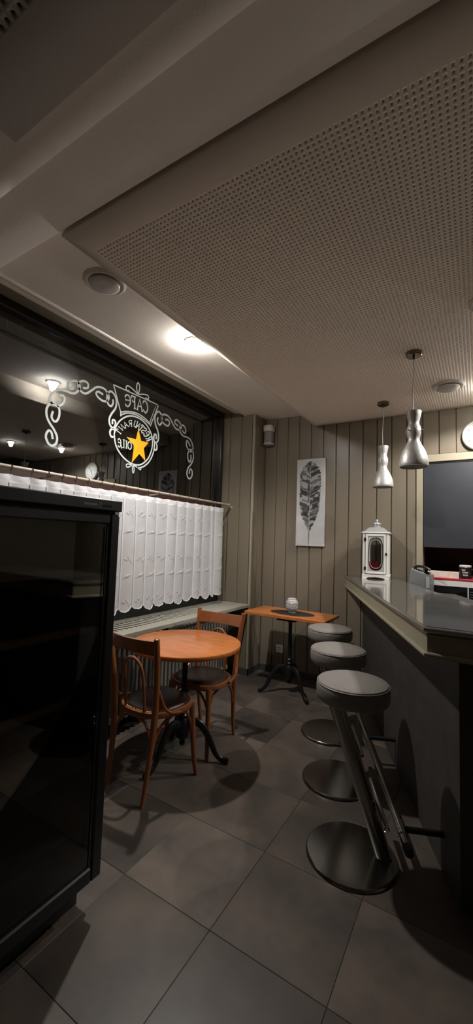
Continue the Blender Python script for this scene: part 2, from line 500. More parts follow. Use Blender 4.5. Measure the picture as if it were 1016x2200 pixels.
pn=perforated('ceiling_panel',-1.535,1.60,0.974,YB-0.008,ZP,ZU-ZP,-1.475,1.525,1.102,4.042,0.020,0.0042,'lowered beige acoustic ceiling panel pierced with rows of small holes')
perforated('ceiling_panel',-1.186,1.60,-1.4,0.584,2.634,0.0255,-1.03,1.37,-1.25,0.425,0.025,0.0065,'pierced ceiling panel, toned down for shade, overhead in the corner nearest the viewer','panel_shaded')

# ------------------------------------------------------------------ window
win=empty('window_1',(0,0,0)); tag(win,'black framed shop window with white scroll lettering','window',kind='structure')
Y0W=1.05; Y1W=YC-0.004
MB().box((XW-0.03,Y0W,2.90),(-2.56,Y1W,2.972),bev=0.006).build('head_rail',M['frame_black'],win,smooth=False)
MB().box((XW-0.03,Y1W-0.055,0.76),(-2.56,Y1W,2.90),bev=0.006).build('jamb',M['frame_black'],win,smooth=False)
MB().box((XW-0.03,Y0W,0.76),(-2.56,Y0W+0.06,2.90),bev=0.006).build('jamb',M['frame_black'],win,smooth=False)
MB().box((XW-0.03,Y0W+0.06,1.80),(-2.555,Y1W-0.055,1.892),bev=0.006).build('transom',M['frame_brown'],win,smooth=False)
MB().box((XW-0.03,Y0W+0.06,0.745),(-2.555,Y1W-0.055,0.87),bev=0.006).build('bottom_rail',M['frame_black'],win,smooth=False)
MB().box((-2.5565,Y1W-0.070,1.95),(-2.5535,Y1W-0.062,2.89)).build('sealing_strip',M['steel'],win,smooth=False)
MB().box((XW-0.004,Y0W+0.05,1.88),(XW,Y1W-0.05,2.905)).build('pane',M['glass'],win,smooth=False)
MB().box((XW-0.004,Y0W+0.05,0.86),(XW,Y1W-0.05,1.81)).build('pane',M['glass'],win,smooth=False)
# the dark street side
st=MB().box((-5.4,-3.0,-0.2),(-5.3,9.0,4.5)).build('street_facade',M['night'],smooth=False)
tag(st,'unlit facade across the night street seen through the window','building',kind='structure')

def ribbon(mb,pts,width,x0=XW+0.0005,t=0.001,closed=False):
    P=[Vector((0,a,b)) for a,b in pts]; m=len(P); L=[];Rr=[]
    for i in range(m):
        tg=(P[(i+1)%m]-P[i-1]) if closed else (P[min(i+1,m-1)]-P[max(i-1,0)])
        if tg.length<1e-9: tg=Vector((0,1,0))
        tg.normalize(); nn=Vector((0,-tg.z,tg.y))*width/2
        L.append(P[i]+nn); Rr.append(P[i]-nn)
    vs=[];fs=[]
    for i in range(m):
        for q in (L[i],Rr[i]):
            vs.append((x0+t,q.y,q.z))
        for q in (L[i],Rr[i]):
            vs.append((x0,q.y,q.z))
    for i in range(m-1):
        a=4*i;b=4*i+4
        fs+=[(a,a+1,b+1,b),(a,b,b+2,a+2),(a+1,a+3,b+3,b+1)]
    fs+=[(0,2,3,1),(4*m-4,4*m-3,4*m-1,4*m-2)]
    mb.add(vs,fs)
DECAL = {'sign_outline':[([(2.205,2.724),(2.725,2.723),(2.647,2.517)],0),([(2.647,2.517),(2.591,2.543),(2.515,2.56),(2.442,2.559),(2.36,2.542),(2.298,2.516)],1),([(2.298,2.516),(2.205,2.724)],0),([(2.299,2.491),(2.361,2.527),(2.443,2.544),(2.516,2.541),(2.593,2.524),(2.654,2.502)],1),([(2.298,2.516),(2.3,2.481)],0),([(2.725,2.723),(2.751,2.717),(2.657,2.488),(2.647,2.517)],0)],'ring_outline':[([(2.241,2.31),(2.25,2.364),(2.281,2.424),(2.331,2.474),(2.396,2.512),(2.474,2.526),(2.548,2.517),(2.619,2.484),(2.674,2.425),(2.699,2.351),(2.692,2.276),(2.655,2.19),(2.59,2.127),(2.525,2.1),(2.446,2.101),(2.369,2.128),(2.306,2.172),(2.262,2.229),(2.241,2.31)],1),([(2.703,2.404),(2.726,2.335),(2.714,2.247),(2.672,2.165),(2.614,2.11),(2.563,2.083)],1)],'crest_ornament':[([(2.484,2.74),(2.464,2.78),(2.468,2.825),(2.48,2.841),(2.495,2.829),(2.5,2.792),(2.491,2.745)],1),([(2.481,2.736),(2.428,2.759),(2.378,2.771),(2.351,2.766),(2.342,2.744),(2.354,2.725),(2.377,2.735)],1),([(2.488,2.737),(2.546,2.758),(2.599,2.768),(2.619,2.755),(2.613,2.733),(2.578,2.738)],1)],'foot_ornament':[([(2.472,2.09),(2.406,2.088),(2.393,2.07),(2.408,2.059),(2.448,2.08),(2.472,2.09)],1),([(2.472,2.089),(2.465,2.056),(2.475,2.019),(2.486,2.049),(2.477,2.09)],1),([(2.479,2.091),(2.534,2.074),(2.561,2.063),(2.563,2.083),(2.52,2.076)],1)],'scroll_ornament':[([(2.207,2.599),(2.21,2.567),(2.193,2.537),(2.164,2.542),(2.146,2.577),(2.149,2.623),(2.175,2.657),(2.207,2.653),(2.234,2.626),(2.247,2.584),(2.238,2.53),(2.2,2.472),(2.182,2.426),(2.188,2.383),(2.215,2.36),(2.239,2.371),(2.249,2.405),(2.239,2.427),(2.217,2.424),(2.216,2.39)],1),([(2.238,2.351),(2.209,2.347),(2.196,2.314),(2.211,2.283),(2.236,2.286)],1),([(1.689,2.137),(1.677,2.18),(1.656,2.191),(1.639,2.165),(1.638,2.133),(1.661,2.096),(1.692,2.089),(1.719,2.115),(1.722,2.159),(1.695,2.206),(1.655,2.249),(1.632,2.29),(1.628,2.342),(1.651,2.386),(1.684,2.402)],1),([(1.677,2.338),(1.669,2.295),(1.688,2.269),(1.711,2.275),(1.728,2.318),(1.725,2.366),(1.703,2.386),(1.668,2.389),(1.649,2.413),(1.657,2.453),(1.694,2.498),(1.753,2.516),(1.815,2.518),(1.852,2.533),(1.881,2.575),(1.879,2.609),(1.852,2.623),(1.814,2.611),(1.785,2.581),(1.79,2.554),(1.812,2.548),(1.836,2.568)],1),([(1.706,2.384),(1.743,2.408),(1.763,2.45),(1.75,2.475),(1.72,2.469)],1),([(1.913,2.592),(1.953,2.606),(1.957,2.638),(1.929,2.651),(1.89,2.636),(1.866,2.604),(1.882,2.57),(1.916,2.555),(1.949,2.563),(1.994,2.603),(2.034,2.641),(2.076,2.656),(2.121,2.654),(2.157,2.623),(2.163,2.588),(2.135,2.559),(2.098,2.554),(2.053,2.57),(2.037,2.594),(2.058,2.613),(2.106,2.605)],1),([(2.857,2.609),(2.897,2.618),(2.922,2.595),(2.907,2.564),(2.874,2.557),(2.826,2.574),(2.804,2.608),(2.815,2.643),(2.847,2.657),(2.894,2.657),(2.937,2.632),(2.982,2.588),(3.018,2.565),(3.062,2.561),(3.094,2.58),(3.103,2.607),(3.079,2.639),(3.034,2.655),(3.003,2.641),(3.008,2.614),(3.052,2.6)],1),([(2.756,2.603),(2.75,2.566),(2.777,2.537),(2.805,2.558),(2.815,2.598),(2.802,2.639),(2.768,2.661),(2.744,2.653),(2.721,2.62),(2.714,2.578),(2.727,2.524),(2.755,2.483),(2.775,2.434),(2.772,2.384),(2.745,2.356),(2.723,2.36),(2.712,2.392),(2.721,2.43),(2.743,2.426),(2.746,2.389)],1),([(2.746,2.352),(2.761,2.324),(2.756,2.292),(2.738,2.282),(2.723,2.294)],1),([(3.121,2.573),(3.151,2.552),(3.177,2.563),(3.174,2.602),(3.139,2.626),(3.102,2.621),(3.082,2.592),(3.092,2.546),(3.139,2.519),(3.215,2.519),(3.262,2.506),(3.305,2.461),(3.312,2.413),(3.279,2.382),(3.239,2.392),(3.205,2.428),(3.197,2.465),(3.217,2.484),(3.265,2.437)],1),([(3.281,2.346),(3.286,2.298),(3.267,2.269),(3.238,2.289),(3.228,2.34),(3.247,2.384),(3.277,2.404),(3.31,2.392),(3.327,2.351),(3.32,2.295),(3.288,2.244),(3.244,2.197),(3.228,2.146),(3.243,2.104),(3.279,2.091),(3.312,2.12),(3.318,2.17),(3.291,2.195),(3.269,2.172),(3.27,2.143)],1)]}
STAR = [(2.51,2.428),(2.55,2.328),(2.645,2.33),(2.588,2.267),(2.617,2.153),(2.536,2.204),(2.452,2.106),(2.47,2.263),(2.374,2.32),(2.488,2.326)]
LET = [('C',(2.622,2.602),(-0.065,-0.001),(-0.011,0.101)),('A',(2.551,2.598),(-0.07,-0.002),(-0.007,0.104)),('F',(2.474,2.597),(-0.06,-0.002),(-0.011,0.103)),('E',(2.408,2.601),(-0.065,-0.018),(-0.011,0.098)),('R',(2.628,2.335),(-0.023,0.026),(0.068,0.04)),('E',(2.599,2.371),(-0.025,0.024),(0.064,0.045)),('S',(2.571,2.395),(-0.032,0.018),(0.054,0.051)),('T',(2.541,2.412),(-0.035,0.013),(0.047,0.053)),('A',(2.515,2.423),(-0.039,0.009),(0.036,0.056)),('U',(2.487,2.434),(-0.043,-0.003),(0.016,0.056)),('R',(2.439,2.431),(-0.043,-0.013),(-0.008,0.051)),('A',(2.395,2.417),(-0.037,-0.024),(-0.033,0.039)),('N',(2.36,2.393),(-0.031,-0.034),(-0.049,0.023)),('T',(2.324,2.348),(-0.024,-0.031),(-0.053,0.019)),('T',(2.495,2.227),(-0.04,-0.002),(-0.009,0.068)),('O',(2.445,2.22),(-0.047,-0.002),(-0.006,0.068)),('I',(2.399,2.223),(-0.032,-0.001),(-0.004,0.063)),('L',(2.368,2.219),(-0.044,-0.002),(-0.005,0.07)),('E',(2.323,2.217),(-0.036,-0.003),(-0.004,0.069))]
FAINT = [[(1.314,2.848),(1.323,2.788),(1.369,2.793)],[(1.421,2.853),(1.401,2.794),(1.467,2.79)],[(1.59,2.85),(1.612,2.797),(1.666,2.797)],[(1.691,2.812),(1.687,2.801),(1.746,2.797)],[(1.85,2.85),(1.854,2.8),(1.908,2.796)],[(1.993,2.849),(2.025,2.808),(2.086,2.792),(2.14,2.799)],[(2.238,2.847),(2.228,2.802),(2.282,2.801)]]

WIDTH={'sign_outline':0.011,'ring_outline':0.013,'crest_ornament':0.012,'foot_ornament':0.010,'scroll_ornament':0.017}
for nm_,strokes in DECAL.items():
    if nm_=='scroll_ornament':
        for pts,sm in strokes:
            mb=MB(); ribbon(mb,cr(pts,5),WIDTH[nm_]); mb.build(nm_,M['vinyl'],win,smooth=False,fixn=False)
    else:
        mb=MB()
        for i_,(pts,sm) in enumerate(strokes):
            ribbon(mb,cr(pts,5) if sm else pts,WIDTH[nm_],x0=XW+0.0005+0.0001*i_)
        mb.build(nm_,M['vinyl'],win,smooth=False,fixn=False)
so=MB(); so.prism(STAR,'x',XW+0.002,XW+0.0035)
tag(so.build('star',M['vinyl_yellow'],win,smooth=False),'yellow five pointed star on the glass')
GL={
'C':[[(.95,.72),(.93,.95)],[(.93,.84),(.8,.96),(.5,1),(.2,.85),(.05,.5),(.2,.15),(.5,0),(.8,.05),(.95,.2)],[(.55,.0),(.5,-.14)]],
'A':[[(.05,0),(.5,1),(.95,0)],[(.25,.36),(.75,.36)],[(-.05,0),(.2,0)],[(.75,0),(1.08,0)]],
'F':[[(.3,0),(.3,1)],[(.05,1),(.92,1),(.95,.78)],[(.3,.55),(.72,.55),(.72,.68)],[(.08,0),(.52,0)]],
'E':[[(.95,.75),(.93,.98)],[(.93,.86),(.75,.98),(.45,1),(.15,.8),(.06,.5),(.15,.2),(.45,0),(.78,.04),(.96,.22)],[(.06,.52),(.85,.56)],[(.85,.48),(.85,.66)]],
'R':[[(.2,0),(.2,1)],[(.03,1),(.6,1),(.85,.8),(.8,.6),(.55,.5),(.2,.5)],[(.5,.5),(.95,0)],[(.03,0),(.4,0)]],
'S':[[(.88,.98),(.9,.75)],[(.9,.82),(.6,1),(.2,.9),(.15,.65),(.5,.5),(.85,.35),(.8,.1),(.4,0),(.1,.2)]],
'T':[[(.5,0),(.5,1)],[(.03,.76),(.05,1),(.95,1),(.97,.76)],[(.28,0),(.72,0)]],
'U':[[(.12,1),(.12,.3),(.3,.03),(.62,.03),(.82,.3),(.82,1)],[(0,1),(.28,1)],[(.68,1),(.98,1)]],
'N':[[(.1,0),(.1,1),(.85,0),(.85,1)],[(0,1),(.2,1)],[(.7,1),(1,1)],[(0,0),(.22,0)]],
'O':[[(.5,0),(.15,.2),(.06,.5),(.15,.8),(.5,1),(.85,.8),(.94,.5),(.85,.2),(.5,0)]],
'I':[[(.5,0),(.5,1)],[(.2,0),(.8,0)],[(.2,1),(.8,1)]],
'L':[[(.3,1),(.3,0),(.92,0),(.95,.22)],[(.05,1),(.6,1)],[(.92,0),(.95,-.15)]],
}
for ch,O,B,U in LET:
    mb=MB(); wdt=math.hypot(*U)*0.13
    for i_,st_ in enumerate(GL[ch]):
        pts=[(O[0]+B[0]*a+U[0]*b,O[1]+B[1]*a+U[1]*b) for a,b in st_]
        if len(pts)>4 and ch not in 'NU': pts=cr(pts,3)
        ribbon(mb,pts,wdt*(1.0 if len(st_)>2 or (len(st_)==2 and abs(st_[0][1]-st_[1][1])>0.5) else 0.7),x0=XW+0.0005+0.00008*i_)
    mb.build('letter',M['vinyl'],win,smooth=False,fixn=False)
for s_ in FAINT:
    mb=MB(); ribbon(mb,s_,0.009,x0=XW-0.0065); mb.build('outside_letter_edge',M['vinyl_faint'],win,smooth=False,fixn=False)

# =================================================================== LAMPS
def downlight(loc,power,label,glow,cone=160,blend=0.35,r=0.045,drop=0.05):
    root=empty('ceiling_spotlight',loc)
    tag(root,label,'spotlight','recessed ceiling spotlights')
    MB().lathe([(r*0.80,0.0),(r*1.35,0.0),(r*1.35,-0.006),(r*1.05,-0.012),(r*0.80,-0.008)],28,cap=False).build('ring',M['whiteplastic'],root)
    MB().lathe([(0.002,-drop+0.006),(r*0.45,-drop+0.008),(r*0.72,-drop+0.018),(r*0.80,-drop+0.034),(r*0.72,0.0)],24).build('bulb',emit('lamp_glow',(1.0,0.955,0.90),glow),root)
    ld=bpy.data.lights.new('spot_beam','SPOT'); ld.energy=power; ld.color=LAMP_COL; ld.shadow_soft_size=0.026
    ld.spot_size=math.radians(cone); ld.spot_blend=blend
    lo=bpy.data.objects.new('lamp_light',ld); COL.objects.link(lo); lo.parent=root; lo.location=(0,0,-drop-0.004)
    return root
downlight(LAMP_BAY,POWER_BAY,'lit round spotlight in the ceiling above the round table',260,154,0.6,0.045,0.058)
downlight(LAMP_PANEL[0],POWER_PANEL[0],'lit spotlight in the pierced panel above the middle of the bar',130)
downlight(LAMP_PANEL[1],POWER_PANEL[1],'lit spotlight in the pierced panel before the wall clock',130)

# =================================================================== BAR
DX,DY=-0.39,0.921          # direction of the slanting bar front, away from the viewer
NX,NY=0.921,0.39           # towards the barman
C0=(-0.184,1.77)
def bline(off,y):          # x on a line parallel to the bar front, off metres behind its edge
    bx=C0[0]+NX*off; by=C0[1]+NY*off
    return bx+(y-by)*DX/DY
ZB=1.14
body=empty('bar_cabinet',(0,0,0)); tag(body,'dark grey angled bar front under the zinc counter','bar')
pb=[(bline(0.17,1.94),1.94),(1.55,1.94),(1.55,2.22),(bline(0.44,2.22),2.22),(bline(0.44,4.112),4.112),(bline(0.17,4.112),4.112)]
MB().prism(pb,'z',0.0,1.02).build('front_panel',M['barfront'],body,smooth=False)
pb2=[(bline(0.19,1.965),1.965),(1.53,1.965),(1.53,2.2),(bline(0.42,2.2),2.2),(bline(0.42,4.112),4.112),(bline(0.19,4.112),4.112)]
MB().prism(pb2,'z',1.02,1.116).build('top_rail',M['barfront'],body,smooth=False)
top=empty('bar_counter',(0,0,0)); tag(top,'long polished zinc bar counter with moulded edge','counter')
YE=4.112
def counter_poly(o): return [(bline(o,C0[1]+o),C0[1]+o),(1.60-o,C0[1]+o),(1.60-o,2.27-o),(bline(0.47-o,2.27-o),2.27-o),(bline(0.47-o,YE),YE),(bline(o,YE),YE)]
MB().prism(counter_poly(0.0),'z',ZB-0.016,ZB-0.004).prism(counter_poly(0.004),'z',ZB-0.004,ZB).build('top_sheet',M['bartop'],top,smooth=False)
def edge_tube(off,z,r,name,mt):
    pts=[(bline(off,YE),YE,z)]
    for t in np.linspace(0.1,0.995,6): pts.append((bline(off,YE+(C0[1]+off-YE)*t),YE+(C0[1]+off-YE)*t,z))
    q=(bline(off,C0[1]+off),C0[1]+off,z)
    pts+= [q,(q[0]+0.012,q[1],z),(1.595,q[1],z)]
    return MB().tube(pts,r,n=12).build(name,mt,top)
edge_tube(0.004,ZB-0.014,0.012,'top_moulding',M['bartop'])
edge_tube(0.014,ZB-0.036,0.007,'middle_bead',M['barfascia'])
edge_tube(0.006,ZB-0.112,0.011,'bottom_moulding',M['barfascia'])
fa=[(bline(0.012,YE),YE),(bline(0.012,C0[1]+0.012),C0[1]+0.012),(bline(0.032,C0[1]+0.032),C0[1]+0.032),(bline(0.032,YE),YE)]
MB().prism(fa,'z',ZB-0.12,ZB-0.014).build('fascia',M['barfascia'],top,smooth=False)
fb=[(bline(0.012,C0[1]+0.012),C0[1]+0.012),(1.59,C0[1]+0.012),(1.59,C0[1]+0.032),(bline(0.032,C0[1]+0.032),C0[1]+0.032)]
MB().prism(fb,'z',ZB-0.12,ZB-0.014).build('fascia',M['barfascia'],top,smooth=False)
us=[(bline(0.03,C0[1]+0.03),C0[1]+0.03),(1.58,C0[1]+0.03),(1.58,1.96),(bline(0.19,1.965),1.965),(bline(0.19,YE),YE),(bline(0.03,YE),YE)]
MB().prism(us,'z',ZB-0.030,ZB-0.017).build('soffit',M['barfront'],top,smooth=False)

# foot rail on brackets
fr=empty('foot_rail',(0,0,0)); tag(fr,'thin chrome foot rail running low along the bar front','rail')
oR=-0.016; zR=0.17
def brp(y,off=oR,z=zR): return (bline(off,y),y,z)
MB().tube([brp(1.915),brp(2.4),brp(3.0),brp(3.6),brp(3.95)],0.0165,n=14).build('tube',M['chrome'],fr)
MB().tube([brp(1.893),brp(1.898),brp(1.915),brp(1.93)],[0.010,0.018,0.0215,0.0215],n=14).build('end_cap',M['black'],fr)
for yb in (2.035,2.83,3.62):
    p=brp(yb)
    MB().tube([brp(yb-0.045),brp(yb-0.043),brp(yb+0.043),brp(yb+0.045)],[0.018,0.0205,0.0205,0.018],n=14).build('sleeve',M['chrome'],fr)
    q=(p[0]+NX*0.1855,p[1]+NY*0.1855,zR)
    MB().tube([p,((p[0]+q[0])/2,(p[1]+q[1])/2,zR),q],0.013,n=12).build('bracket',M['iron'],fr)

# =================================================================== BAR STOOLS
def make_stool():
    root=empty('bar_stool',(0,0,0))
    MB().lathe([(0.0,0.0),(0.204,0.0),(0.209,0.004),(0.207,0.010),(0.201,0.0150),(0.0,0.0150)],64,cap=False).build('base',M['steel'],root)
    b=Vector((0.150,0,0.012)); t=Vector((-0.088,0,0.715))
    MB().tube([b,b.lerp(t,0.5),t],0.0365,n=28).build('column',M['steel'],root)
    MB().lathe([(0.0,0.692),(0.11,0.692),(0.12,0.700),(0.12,0.712),(0.0,0.712)],32,cap=False).build('seat_plate',M['iron'],root)
    s=MB().lathe([(0.0,0.708),(0.150,0.708),(0.163,0.712),(0.170,0.722),(0.172,0.745),(0.172,0.768),(0.169,0.782),(0.164,0.788)],64,cap=False).build('seat_side',M['stool_leather'],root)
    MB().lathe([(0.164,0.787),(0.1665,0.790),(0.163,0.796),(0.150,0.8005),(0.115,0.805),(0.06,0.8075),(0.0,0.808)],64,cap=False).build('seat_cushion',M['stool_leather'],root)
    MB().tube([(0.1675*math.cos(a),0.1675*math.sin(a),0.788) for a in [2*PI*i/64 for i in range(64)]],0.0028,n=6,closed=True).build('piping',M['stool_leather'],root)
    # footrest bar parallel to the counter, held by a stub on the column
    zf=0.25; cx=b.x+(t.x-b.x)*(zf/0.71)
    MB().tube([(cx+0.055,-0.185,zf),(cx+0.055,-0.18,zf),(cx+0.055,0.18,zf),(cx+0.055,0.185,zf)],[0.008,0.0125,0.0125,0.008],n=12).build('footrest',M['chrome'],root)
    MB().tube([(cx,0,zf),(cx+0.03,0,zf),(cx+0.055,0,zf)],0.010,n=10).build('footrest_stub',M['chrome'],root)
    return root
st0=make_stool()
SP=[(-0.522,1.985),(-0.760,2.532),(-0.998,3.098)]
SL=['grey round bar stool nearest the viewer, beside the bar corner','grey round bar stool in the middle of the three','grey round bar stool farthest away, in front of the small table']
for i,(x,y) in enumerate(SP):
    o=st0 if i==0 else copy_tree(st0)
    o.location=(x,y,0.0005); o.rotation_euler=(0,0,math.atan2(NY,NX))
    tag(o,SL[i],'bar stool','bar stools along the counter')

# =================================================================== TABLES
def pedestal(root,angles,rfoot,htop,third=None):
    # turned iron column
    prof=[(0.004,0.088),(0.014,0.092),(0.020,0.104),(0.016,0.118),(0.012,0.126),(0.030,0.134),(0.044,0.150),(0.048,0.185),(0.046,0.225),(0.036,0.255),
          (0.028,0.268),(0.034,0.276),(0.034,0.288),(0.024,0.298),(0.031,0.308),(0.031,0.320),(0.020,0.332),(0.018,0.350),(0.0185,0.42),(0.0225,0.43),(0.0225,0.442),(0.0185,0.452),
          (0.0175,0.60),(0.0185,htop-0.05),(0.026,htop-0.035),(0.026,htop-0.018)]
    MB().lathe(prof,24).build('column',M['iron'],root)
    for a in angles:
        c,s=math.cos(a),math.sin(a)
        pts=[(0.030,0.225),(0.070,0.245),(0.115,0.235),(0.160,0.185),(0.195,0.120),(0.225,0.060),(0.262,0.026),(rfoot-0.02,0.019),(rfoot,0.016)]
        pts=cr([(c*r,s*r,z) for r,z in pts],4)
        m=len(pts); rad=[]
        for i in range(m):
            u=i/(m-1); rad.append(0.030-0.013*min(1,u/0.65) + (0.004 if u>0.86 else 0))
        rad[-1]*=0.7
        lg=MB().tube(pts,rad,n=10,flat=(1.0,0.8)).build('leg',M['iron'],root)
    return root
TZ=0.762
rt=empty('round_table',(-1.69,2.17,0)); tag(rt,'round orange wooden table on a black three-legged pedestal','table')
MB().lathe([(0.0,TZ-0.032),(0.355,TZ-0.032),(0.366,TZ-0.028),(0.370,TZ-0.020),(0.370,TZ-0.008),(0.367,TZ-0.002),(0.360,TZ),(0.0,TZ)],96,cap=False).build('table_top',M['wood'],rt)
MB().lathe([(0.02,TZ-0.050),(0.13,TZ-0.046),(0.14,TZ-0.033),(0.02,TZ-0.033)],24,cap=False).build('top_plate',M['iron'],rt)
pedestal(rt,[math.radians(a) for a in (23.6,-96.4,143.6)],0.315,TZ-0.03)

bt=empty('side_table',(-1.575,3.66,0)); tag(bt,'small rectangular wooden table on a black pedestal against the back wall','table')
MB().box((-0.415,-0.195,TZ-0.030),(0.415,0.225,TZ),bev=0.003).build('table_top',M['wood'],bt,smooth=False)
MB().box((-0.30,-0.035,TZ-0.052),(0.30,0.035,TZ-0.031),bev=0.004).build('support_bar',M['iron'],bt,smooth=False)
MB().box((-0.10,-0.12,TZ-0.060),(0.10,0.12,TZ-0.052),bev=0.003).build('top_plate',M['iron'],bt,smooth=False)
pedestal(bt,[math.radians(a) for a in (-148,-32,90)],0.30,TZ-0.045)
# things on it
pm_=MB().lathe([(0.0,0.0),(1.0,0.0),(1.0,0.003),(0.97,0.004),(0.0,0.004)],64,cap=False,sx=0.225,sy=0.125).build('placemat',M['mat'],loc=(-1.56,3.66,TZ+0.0005))
tag(pm_,'oval black woven placemat on the small side table','placemat')
jr=empty('ceramic_jar',(-1.565,3.665,TZ+0.005)); tag(jr,'small white patterned ceramic jar standing on the oval black placemat','jar')
MB().lathe([(0.0,0.0),(0.034,0.0),(0.036,0.006),(0.034,0.016),(0.042,0.022),(0.055,0.036),(0.060,0.055),(0.060,0.095),(0.056,0.112),(0.044,0.124),(0.040,0.126),(0.041,0.138),(0.038,0.140),(0.036,0.128),(0.030,0.06),(0.0,0.03)],40,cap=False).build('body',M['ceramic'],jr)
pt=MB()
for zz in (0.030,0.116):
    pt.tube([(0.0605*0.90*math.cos(a) if zz<0.05 else 0.0535*math.cos(a),0.0605*0.90*math.sin(a) if zz<0.05 else 0.0535*math.sin(a),zz+0.002) for a in [2*PI*i/40 for i in range(40)]],0.0015,n=5,closed=True)
for row in range(5):
    zc=0.047+row*0.014
    for q in range(26):
        a0=2*PI*(q+0.5*(row%2))/26
        if random.random()<0.12: continue
        pts=[]
        for i in range(6):
            a=a0+i*0.035; pts.append((0.0604*math.cos(a),0.0604*math.sin(a),zc+0.004*math.sin(i*1.6+q)))
        pt.tube(pts,0.0016,n=4)
po=pt.build('relief_pattern',M['ceramic_dark'],jr); po['kind']='stuff'

# =================================================================== CHAIRS
def make_chair():
    root=empty('bentwood_chair',(0,0,0)); W=M['chairwood']
    def outline(th,s=1.0):
        c,sn=math.cos(th),math.sin(th)
        e=0.82
        x=0.205*math.copysign(abs(c)**e,c); y=0.195*math.copysign(abs(sn)**e,sn)
        x*= (1.0+0.07*sn)
        return (x*s,y*s+0.012)
    N=64
    ring=[]
    mb=MB(); vs=[];fs=[]
    prof=[(1.0,0.432),(1.015,0.438),(1.02,0.450),(1.01,0.462),(0.985,0.4655),(0.86,0.464),(0.85,0.455),(0.85,0.432)]
    for k in range(N):
        for s,z in prof:
            x,y=outline(2*PI*k/N,s); vs.append((x,y,z))
    m=len(prof)
    for k in range(N):
        k2=(k+1)%N
        for i in range(m):
            j=(i+1)%m
            fs.append((k*m+i,k2*m+i,k2*m+j,k*m+j))
    mb.add(vs,fs); mb.build('seat_frame',W,root)
    mb=MB(); vs=[];fs=[]
    pr=[(0.93,0.464),(0.92,0.470),(0.86,0.479),(0.72,0.487),(0.5,0.491),(0.25,0.493)]
    for s,z in pr:
        for k in range(N):
            x,y=outline(2*PI*k/N,s); vs.append((x,y,z))
    for i in range(len(pr)-1):
        for k in range(N):
            k2=(k+1)%N; fs.append((i*N+k,i*N+k2,(i+1)*N+k2,(i+1)*N+k))
    fs.append(tuple((len(pr)-1)*N+k for k in range(N)))
    mb.add(vs,fs)
    pad=mb.build('seat_pad',M['leather'],root)
    mb=MB()
    for k in range(96):
        x,y=outline(2*PI*k/96,0.935)
        mb.lathe([(0.0038,0.4655),(0.0032,0.4685),(0.0006,0.4700)],5,T=Matrix.Translation((x,y,0)))
    nt_=mb.build('nail_trim',M['brass'],pad); nt_['kind']='stuff'
    for s in (-1,1):
        pts=cr([(s*0.158,0.158,0.445),(s*0.163,0.163,0.36),(s*0.170,0.170,0.22),(s*0.178,0.180,0.09),(s*0.186,0.195,0.0)],4)
        n_=len(pts); MB().tube(pts,[0.0205-0.0075*(i/(n_-1)) for i in range(n_)],n=12).build('front_leg',W,root)
        pts=cr([(s*0.150,-0.215,0.0),(s*0.152,-0.195,0.12),(s*0.160,-0.178,0.30),(s*0.170,-0.170,0.45),(s*0.182,-0.176,0.62),(s*0.195,-0.196,0.78),(s*0.204,-0.214,0.885),(s*0.206,-0.217,0.905)],4)
        n_=len(pts); rad=[]
        for i in range(n_):
            z=pts[i][2]; rad.append(0.013+0.0075*min(1,z/0.4) if z<0.45 else 0.0205-0.003*(z-0.45)/0.45)
        rad[-1]=0.006; rad[-2]*=0.85
        MB().tube(pts,rad,n=12,flat=(0.9,1.0)).build('rear_post',W,root)
        # curved ear between post and seat
        pts=cr([(s*0.183,-0.168,0.615),(s*0.193,-0.150,0.56),(s*0.205,-0.125,0.50),(s*0.214,-0.080,0.468),(s*0.216,-0.01,0.452)],4)
        MB().tube(pts,0.0095,n=10,flat=(1.2,0.9)).build('side_brace',W,root)
        # bent arch below the seat side
        pts=cr([(s*0.157,-0.165,0.26),(s*0.160,-0.150,0.33),(s*0.166,-0.105,0.395),(s*0.172,-0.05,0.420),(s*0.174,0.0,0.427),(s*0.172,0.05,0.420),(s*0.166,0.105,0.395),(s*0.164,0.145,0.33),(s*0.165,0.160,0.26)],4)
        MB().tube(pts,0.0085,n=10).build('arch_brace',W,root)
    for yy in (0.160,-0.168):
        pts=cr([(-0.158,yy,0.26),(-0.145,yy,0.33),(-0.10,yy*0.98,0.395),(-0.05,yy*0.96,0.420),(0.0,yy*0.95,0.427),(0.05,yy*0.96,0.420),(0.10,yy*0.98,0.395),(0.145,yy,0.33),(0.158,yy,0.26)],4)
        MB().tube(pts,0.0085,n=10).build('arch_brace',W,root)
    # top rail, curved board
    mb=MB(); vs=[];fs=[]; n_=13
    for i in range(n_):
        u=i/(n_-1)*2-1
        x=u*0.200; y0=-0.196-0.026*(1-u*u)
        zt=0.884-0.004*(1-u*u); zb=0.800+0.004*(1-u*u)
        tilt=0.014
        for (dy,z) in ((0.010,zb),(-0.008,zb),(-0.010-tilt,zt),(0.006-tilt,zt)):
            vs.append((x,y0+dy+0.004,z))
    for i in range(n_-1):
        for k in range(4):
            k2=(k+1)%4; fs.append((4*i+k,4*i+k2,4*i+4+k2,4*i+4+k))
    fs+=[(0,1,2,3),(4*n_-4,4*n_-3,4*n_-2,4*n_-1)]
    mb.add(vs,fs); mb.build('top_rail',W,root,ang=40)
    # inverted U hoop in the back
    pts=cr([(-0.078,-0.160,0.455),(-0.080,-0.172,0.55),(-0.078,-0.182,0.65),(-0.066,-0.192,0.715),(-0.036,-0.199,0.752),(0,-0.201,0.762),(0.036,-0.199,0.752),(0.066,-0.192,0.715),(0.078,-0.182,0.65),(0.080,-0.172,0.55),(0.078,-0.160,0.455)],5)
    MB().tube(pts,0.0095,n=10).build('back_hoop',W,root)
    return root
ch=make_chair()
ch.location=(-1.70,1.90,0.0); ch.rotation_euler=(0,0,math.radians(-3))
